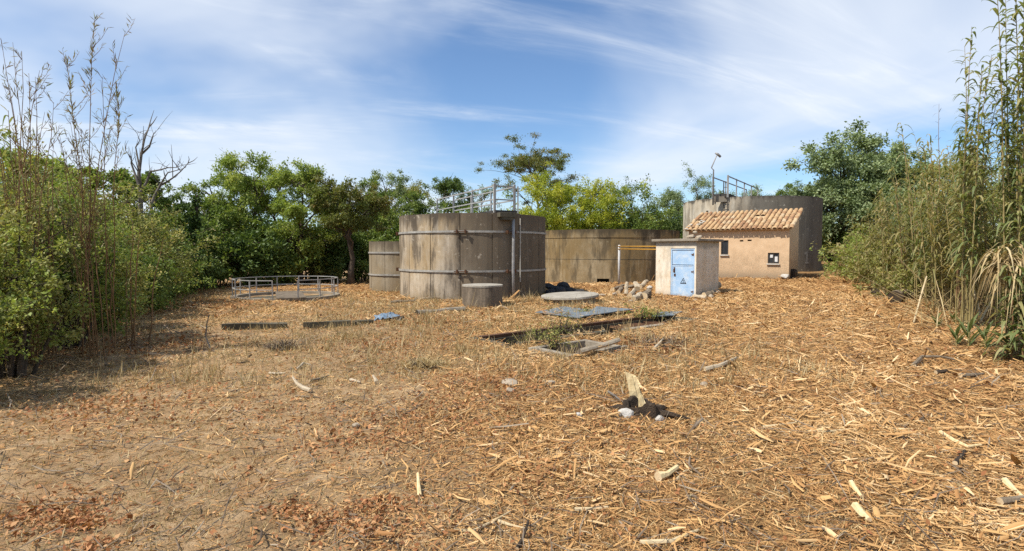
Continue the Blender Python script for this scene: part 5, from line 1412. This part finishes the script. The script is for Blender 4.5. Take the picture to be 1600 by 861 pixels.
# ------------------------------------------------------------------ ground litter
def scatter(rng, n, rmin, rmax, pw, amax=R(58)):
    u = rng.rand(n); k = 2 - pw
    r = (rmin ** k + u * (rmax ** k - rmin ** k)) ** (1 / k)
    a = rng.uniform(-amax, amax, n)
    return r * np.sin(a), r * np.cos(a), r
def blocked(x, y):
    m = in_pit(x, y, .12)
    for cx, cy, r in ((tx, ty, 2.9), (-4.92, 25.1, 1.6), (5.45, 32.2, 4.2), (T4x, T4y, 4.3), (pc.x, pc.y, .6), (ps.x, ps.y, .9), (rc.x, rc.y, 1.75)):
        m |= np.hypot(x - cx, y - cy) < r
    for o_, rz_, w, d in ((so, SR, SW, SD), (horig, HR, HW, HD)):
        u = (x - o_.x) * math.cos(rz_) + (y - o_.y) * math.sin(rz_); v = -(x - o_.x) * math.sin(rz_) + (y - o_.y) * math.cos(rz_)
        m |= (u > 0) & (u < w) & (v > 0) & (v < d)
    return m
def straw_cover(x, y):
    s = .14 + .85 * sstep((x + 1.3 + .10 * y) / 3.5) + .45 * sstep((y - 11) / 5)
    s = s * (.22 + 1.55 * fbm(x * .6 + 3, y * .6 + 8))
    return np.clip(s, .05, 1)
def chips(name, label, rng, x, y, Lm, Wm, tilt, mat, rndf, lift=.012, seg=2):
    n = len(x)
    L_ = Lm * np.exp(rng.normal(size=n) * .45); W_ = Wm * np.exp(rng.normal(size=n) * .35)
    az = rng.uniform(0, 6.283, n); ti = rng.normal(size=n) * tilt
    D = np.stack([np.cos(az) * np.cos(ti), np.sin(az) * np.cos(ti), np.sin(ti)], 1)
    S = np.stack([-np.sin(az), np.cos(az), np.zeros(n)], 1); roll = rng.normal(size=n) * .5
    U = np.cross(D, S); S2 = S * np.cos(roll)[:, None] + U * np.sin(roll)[:, None]; U2 = np.cross(D, S2)
    C = np.stack([x, y, gz(x, y) + lift * rng.rand(n) + np.abs(np.sin(ti)) * L_ * .42], 1)
    h = (L_ / 2)[:, None]; w = (W_ / 2)[:, None]
    bow = (rng.normal(size=n) * .08 * L_)[:, None]
    A_ = C - D * h; B_ = C + D * h
    if seg == 2:
        V = np.stack([A_ - S2 * w * .7, A_ + U2 * w * .6 , A_ + S2 * w * .7, C - S2 * w + S * bow, C + U2 * w * .8 + S * bow, C + S2 * w + S * bow, B_ - S2 * w * .3, B_ + U2 * w * .3, B_ + S2 * w * .3], 1).reshape(-1, 3)
        f = np.array([[0, 1, 4, 3], [1, 2, 5, 4], [3, 4, 7, 6], [4, 5, 8, 7]])
    else:
        V = np.stack([A_ - S2 * w, A_ + U2 * w * .7, A_ + S2 * w, B_ - S2 * w * .4, B_ + U2 * w * .4, B_ + S2 * w * .4], 1).reshape(-1, 3)
        f = np.array([[0, 1, 4, 3], [1, 2, 5, 4]])
    nv = 9 if seg == 2 else 6
    F = (f[None] + (np.arange(n) * nv)[:, None, None]).reshape(-1, 4)
    o = link(name, np_mesh(name, V, F, M[mat], np.repeat(rndf, len(f)))); o['kind'] = 'stuff'
    return tag(o, label, 'litter')
rng = np.random.RandomState(21)
x, y, r = scatter(rng, 430000, 2.2, 34, 1.5)
keep = (rng.rand(len(x)) < straw_cover(x, y)) & ~blocked(x, y); x, y, r = x[keep], y[keep], r[keep]
rnd = np.clip(rng.beta(1.7, 1.7, len(x)) * .72 + .85 * (fbm(x * .9, y * .9, 4) - .36) + .05, 0, 1)
chips('straw_litter', 'golden shredded cane straw covering the yard floor', rng, x, y, .036 + .0048 * r, .0042 + .00070 * r, .22, 'lf_straw', rnd, seg=1)
x, y, r = scatter(rng, 25000, 2.4, 24, 1.5)
keep = (rng.rand(len(x)) < straw_cover(x, y) ** 2.2) & ~blocked(x, y); x, y, r = x[keep], y[keep], r[keep]
chips('cane_chips', 'larger pale shredded cane chips strewn over the straw', rng, x, y, .085 + .005 * r, .012 + .0009 * r, .25, 'lf_straw', np.clip(rng.beta(2.6, 1.8, len(x)), 0, 1), .03)
x, y, r = scatter(rng, 9000, 2.4, 20, 1.5)
keep = ~blocked(x, y) & (rng.rand(len(x)) < .25 + .9 * fbm(x * .7 + 40, y * .7)); x, y, r = x[keep], y[keep], r[keep]
chips('twig_litter', 'thin dark dead twigs scattered over the ground', rng, x, y, .12 + .008 * r, .005 + .0006 * r, .25, 'lf_twig', rng.rand(len(x)), .02)
# dry curled leaves, dense in some patches
patches = [(gp(70, 808), .38, 620), (gp(130, 822), .22, 260), (gp(455, 800), .16, 160), (gp(500, 818), .22, 260), (gp(585, 795), .20, 240), (gp(575, 830), .2, 200), (gp(640, 830), .5, 420), (gp(150, 855), .12, 120), (gp(690, 655), 1.1, 1300), (gp(560, 690), .7, 500), (gp(760, 600), 1.0, 900), (gp(880, 760), .7, 420), (gp(620, 540), 1.5, 900), (gp(1010, 540), .8, 800), (gp(660, 500), 2.0, 1200), (gp(420, 640), 1.1, 500), (gp(170, 640), 1.2, 900), (gp(230, 540), 1.6, 1300), (gp(960, 486), 1.0, 350), (gp(300, 480), 2.5, 1200), (gp(1000, 690), .7, 400)]
PX = []; PY = []
for p, s_, n in patches:
    PX.append(p.x + rng.normal(size=n) * s_ * .5); PY.append(p.y + rng.normal(size=n) * s_ * .42)
xa, ya, ra = scatter(rng, 9000, 2.4, 24, 1.45); PX.append(xa); PY.append(ya)
x = np.concatenate(PX); y = np.concatenate(PY)
keep = ~blocked(x, y); x, y = x[keep], y[keep]; n = len(x); r = np.hypot(x, y)
C = np.stack([x, y, gz(x, y) + .004 + .03 * rng.rand(n)], 1)
D = np.stack([rng.normal(size=n), rng.normal(size=n), rng.normal(size=n) * .55 + .15], 1)
L_ = (.022 + .0034 * r) * rng.uniform(.5, 1.5, n)
V, F = leaf_arrays(rng, C, D, L_, L_ * rng.uniform(.25, .65, n))
lf = link('leaf_litter', np_mesh('leaf_litter', V, F, M['lf_deadleaf'], rng.rand(n))); lf['kind'] = 'stuff'
tag(lf, 'rusty brown fallen leaves lying in drifts', 'litter')
# short dry grass
x, y, r = scatter(rng, 200000, 2.2, 24, 1.45)
cov = fbm(x * .9 + 70, y * .9 + 20) * 1.25 * (1 - .65 * sstep((x - .5) / 4)) * (.8 + .2 * sstep((y - 5) / 4))
keep = (rng.rand(len(x)) < np.clip(cov, 0, 1)) & ~blocked(x, y); x, y, r = x[keep], y[keep], r[keep]; n = len(x)
C = np.stack([x, y, gz(x, y) - .004], 1)
D = np.stack([rng.normal(size=n) * .8, rng.normal(size=n) * .8, np.abs(rng.normal(size=n)) * .8 + .2], 1)
V, F = leaf_arrays(rng, C, D, (.028 + .0045 * r) * np.exp(rng.normal(size=n) * .4), (.0032 + .0006 * r) * rng.uniform(.7, 1.3, n))
gr = link('dry_grass', np_mesh('dry_grass', V, F, M['lf_drygrass'], rng.rand(n))); gr['kind'] = 'stuff'
tag(gr, 'short dry yellow grass on the bare soil', 'grass')

# taller standing dry weeds, clustered in the middle ground
cx = rng.uniform(-5.5, 4.5, 420); cy = rng.uniform(6.5, 19, 420)
ok = ~blocked(cx, cy); cx, cy = cx[ok], cy[ok]
k = rng.randint(0, len(cx), 9500); s_ = rng.uniform(.05, .25, len(cx))[k]
x = cx[k] + rng.normal(size=len(k)) * s_; y = cy[k] + rng.normal(size=len(k)) * s_
keep = ~blocked(x, y); x, y = x[keep], y[keep]; n = len(x)
C = np.stack([x, y, gz(x, y) - .01], 1)
D = np.stack([rng.normal(size=n) * .35, rng.normal(size=n) * .35, np.abs(rng.normal(size=n)) * .4 + .8], 1)
V, F = leaf_arrays(rng, C, D, .16 * np.exp(rng.normal(size=n) * .5), rng.uniform(.006, .013, n))
wd = link('dry_weeds', np_mesh('dry_weeds', V, F, M['lf_drygrass'], rng.rand(n))); wd['kind'] = 'stuff'
tag(wd, 'thin standing dry weeds in the middle of the yard', 'weeds')

# straw lying over the steel sheets and trench edges
n = 1500
x = rng.uniform(.3, 4.6, n); y = rng.uniform(8.6, 15.8, n)
keep = (fbm(x * 1.6 + 5, y * 1.6) > .46) & ~in_pit(x, y, -.05); x, y = x[keep], y[keep]
chips('sheet_litter', 'straw lying over the steel sheets and trench edges', rng, x, y, .13, .014, .15, 'lf_straw', rng.rand(len(x)), .0, seg=1).location.z = .11
# broken dead canes tangled at the foot of the right thicket
n = 520; f = rng.rand(n)
x = 9.3 + 4.2 * f + rng.normal(size=n) * .45; y = 11.0 + 6.6 * f + rng.normal(size=n) * .45
C = np.stack([x, y, gz(x, y) - .02], 1)
D = np.stack([rng.normal(size=n) * .8 - .15, rng.normal(size=n) * .8, np.abs(rng.normal(size=n)) * .55 + .08], 1)
V, F = leaf_arrays(rng, C, D, .75 * np.exp(rng.normal(size=n) * .5), rng.uniform(.012, .026, n))
dc = link('dead_cane_tangle', np_mesh('dead_cane_tangle', V, F, M['lf_drygrass'], rng.rand(n))); dc['kind'] = 'stuff'
tag(dc, 'tangle of broken dead canes at the foot of the right thicket', 'canes')
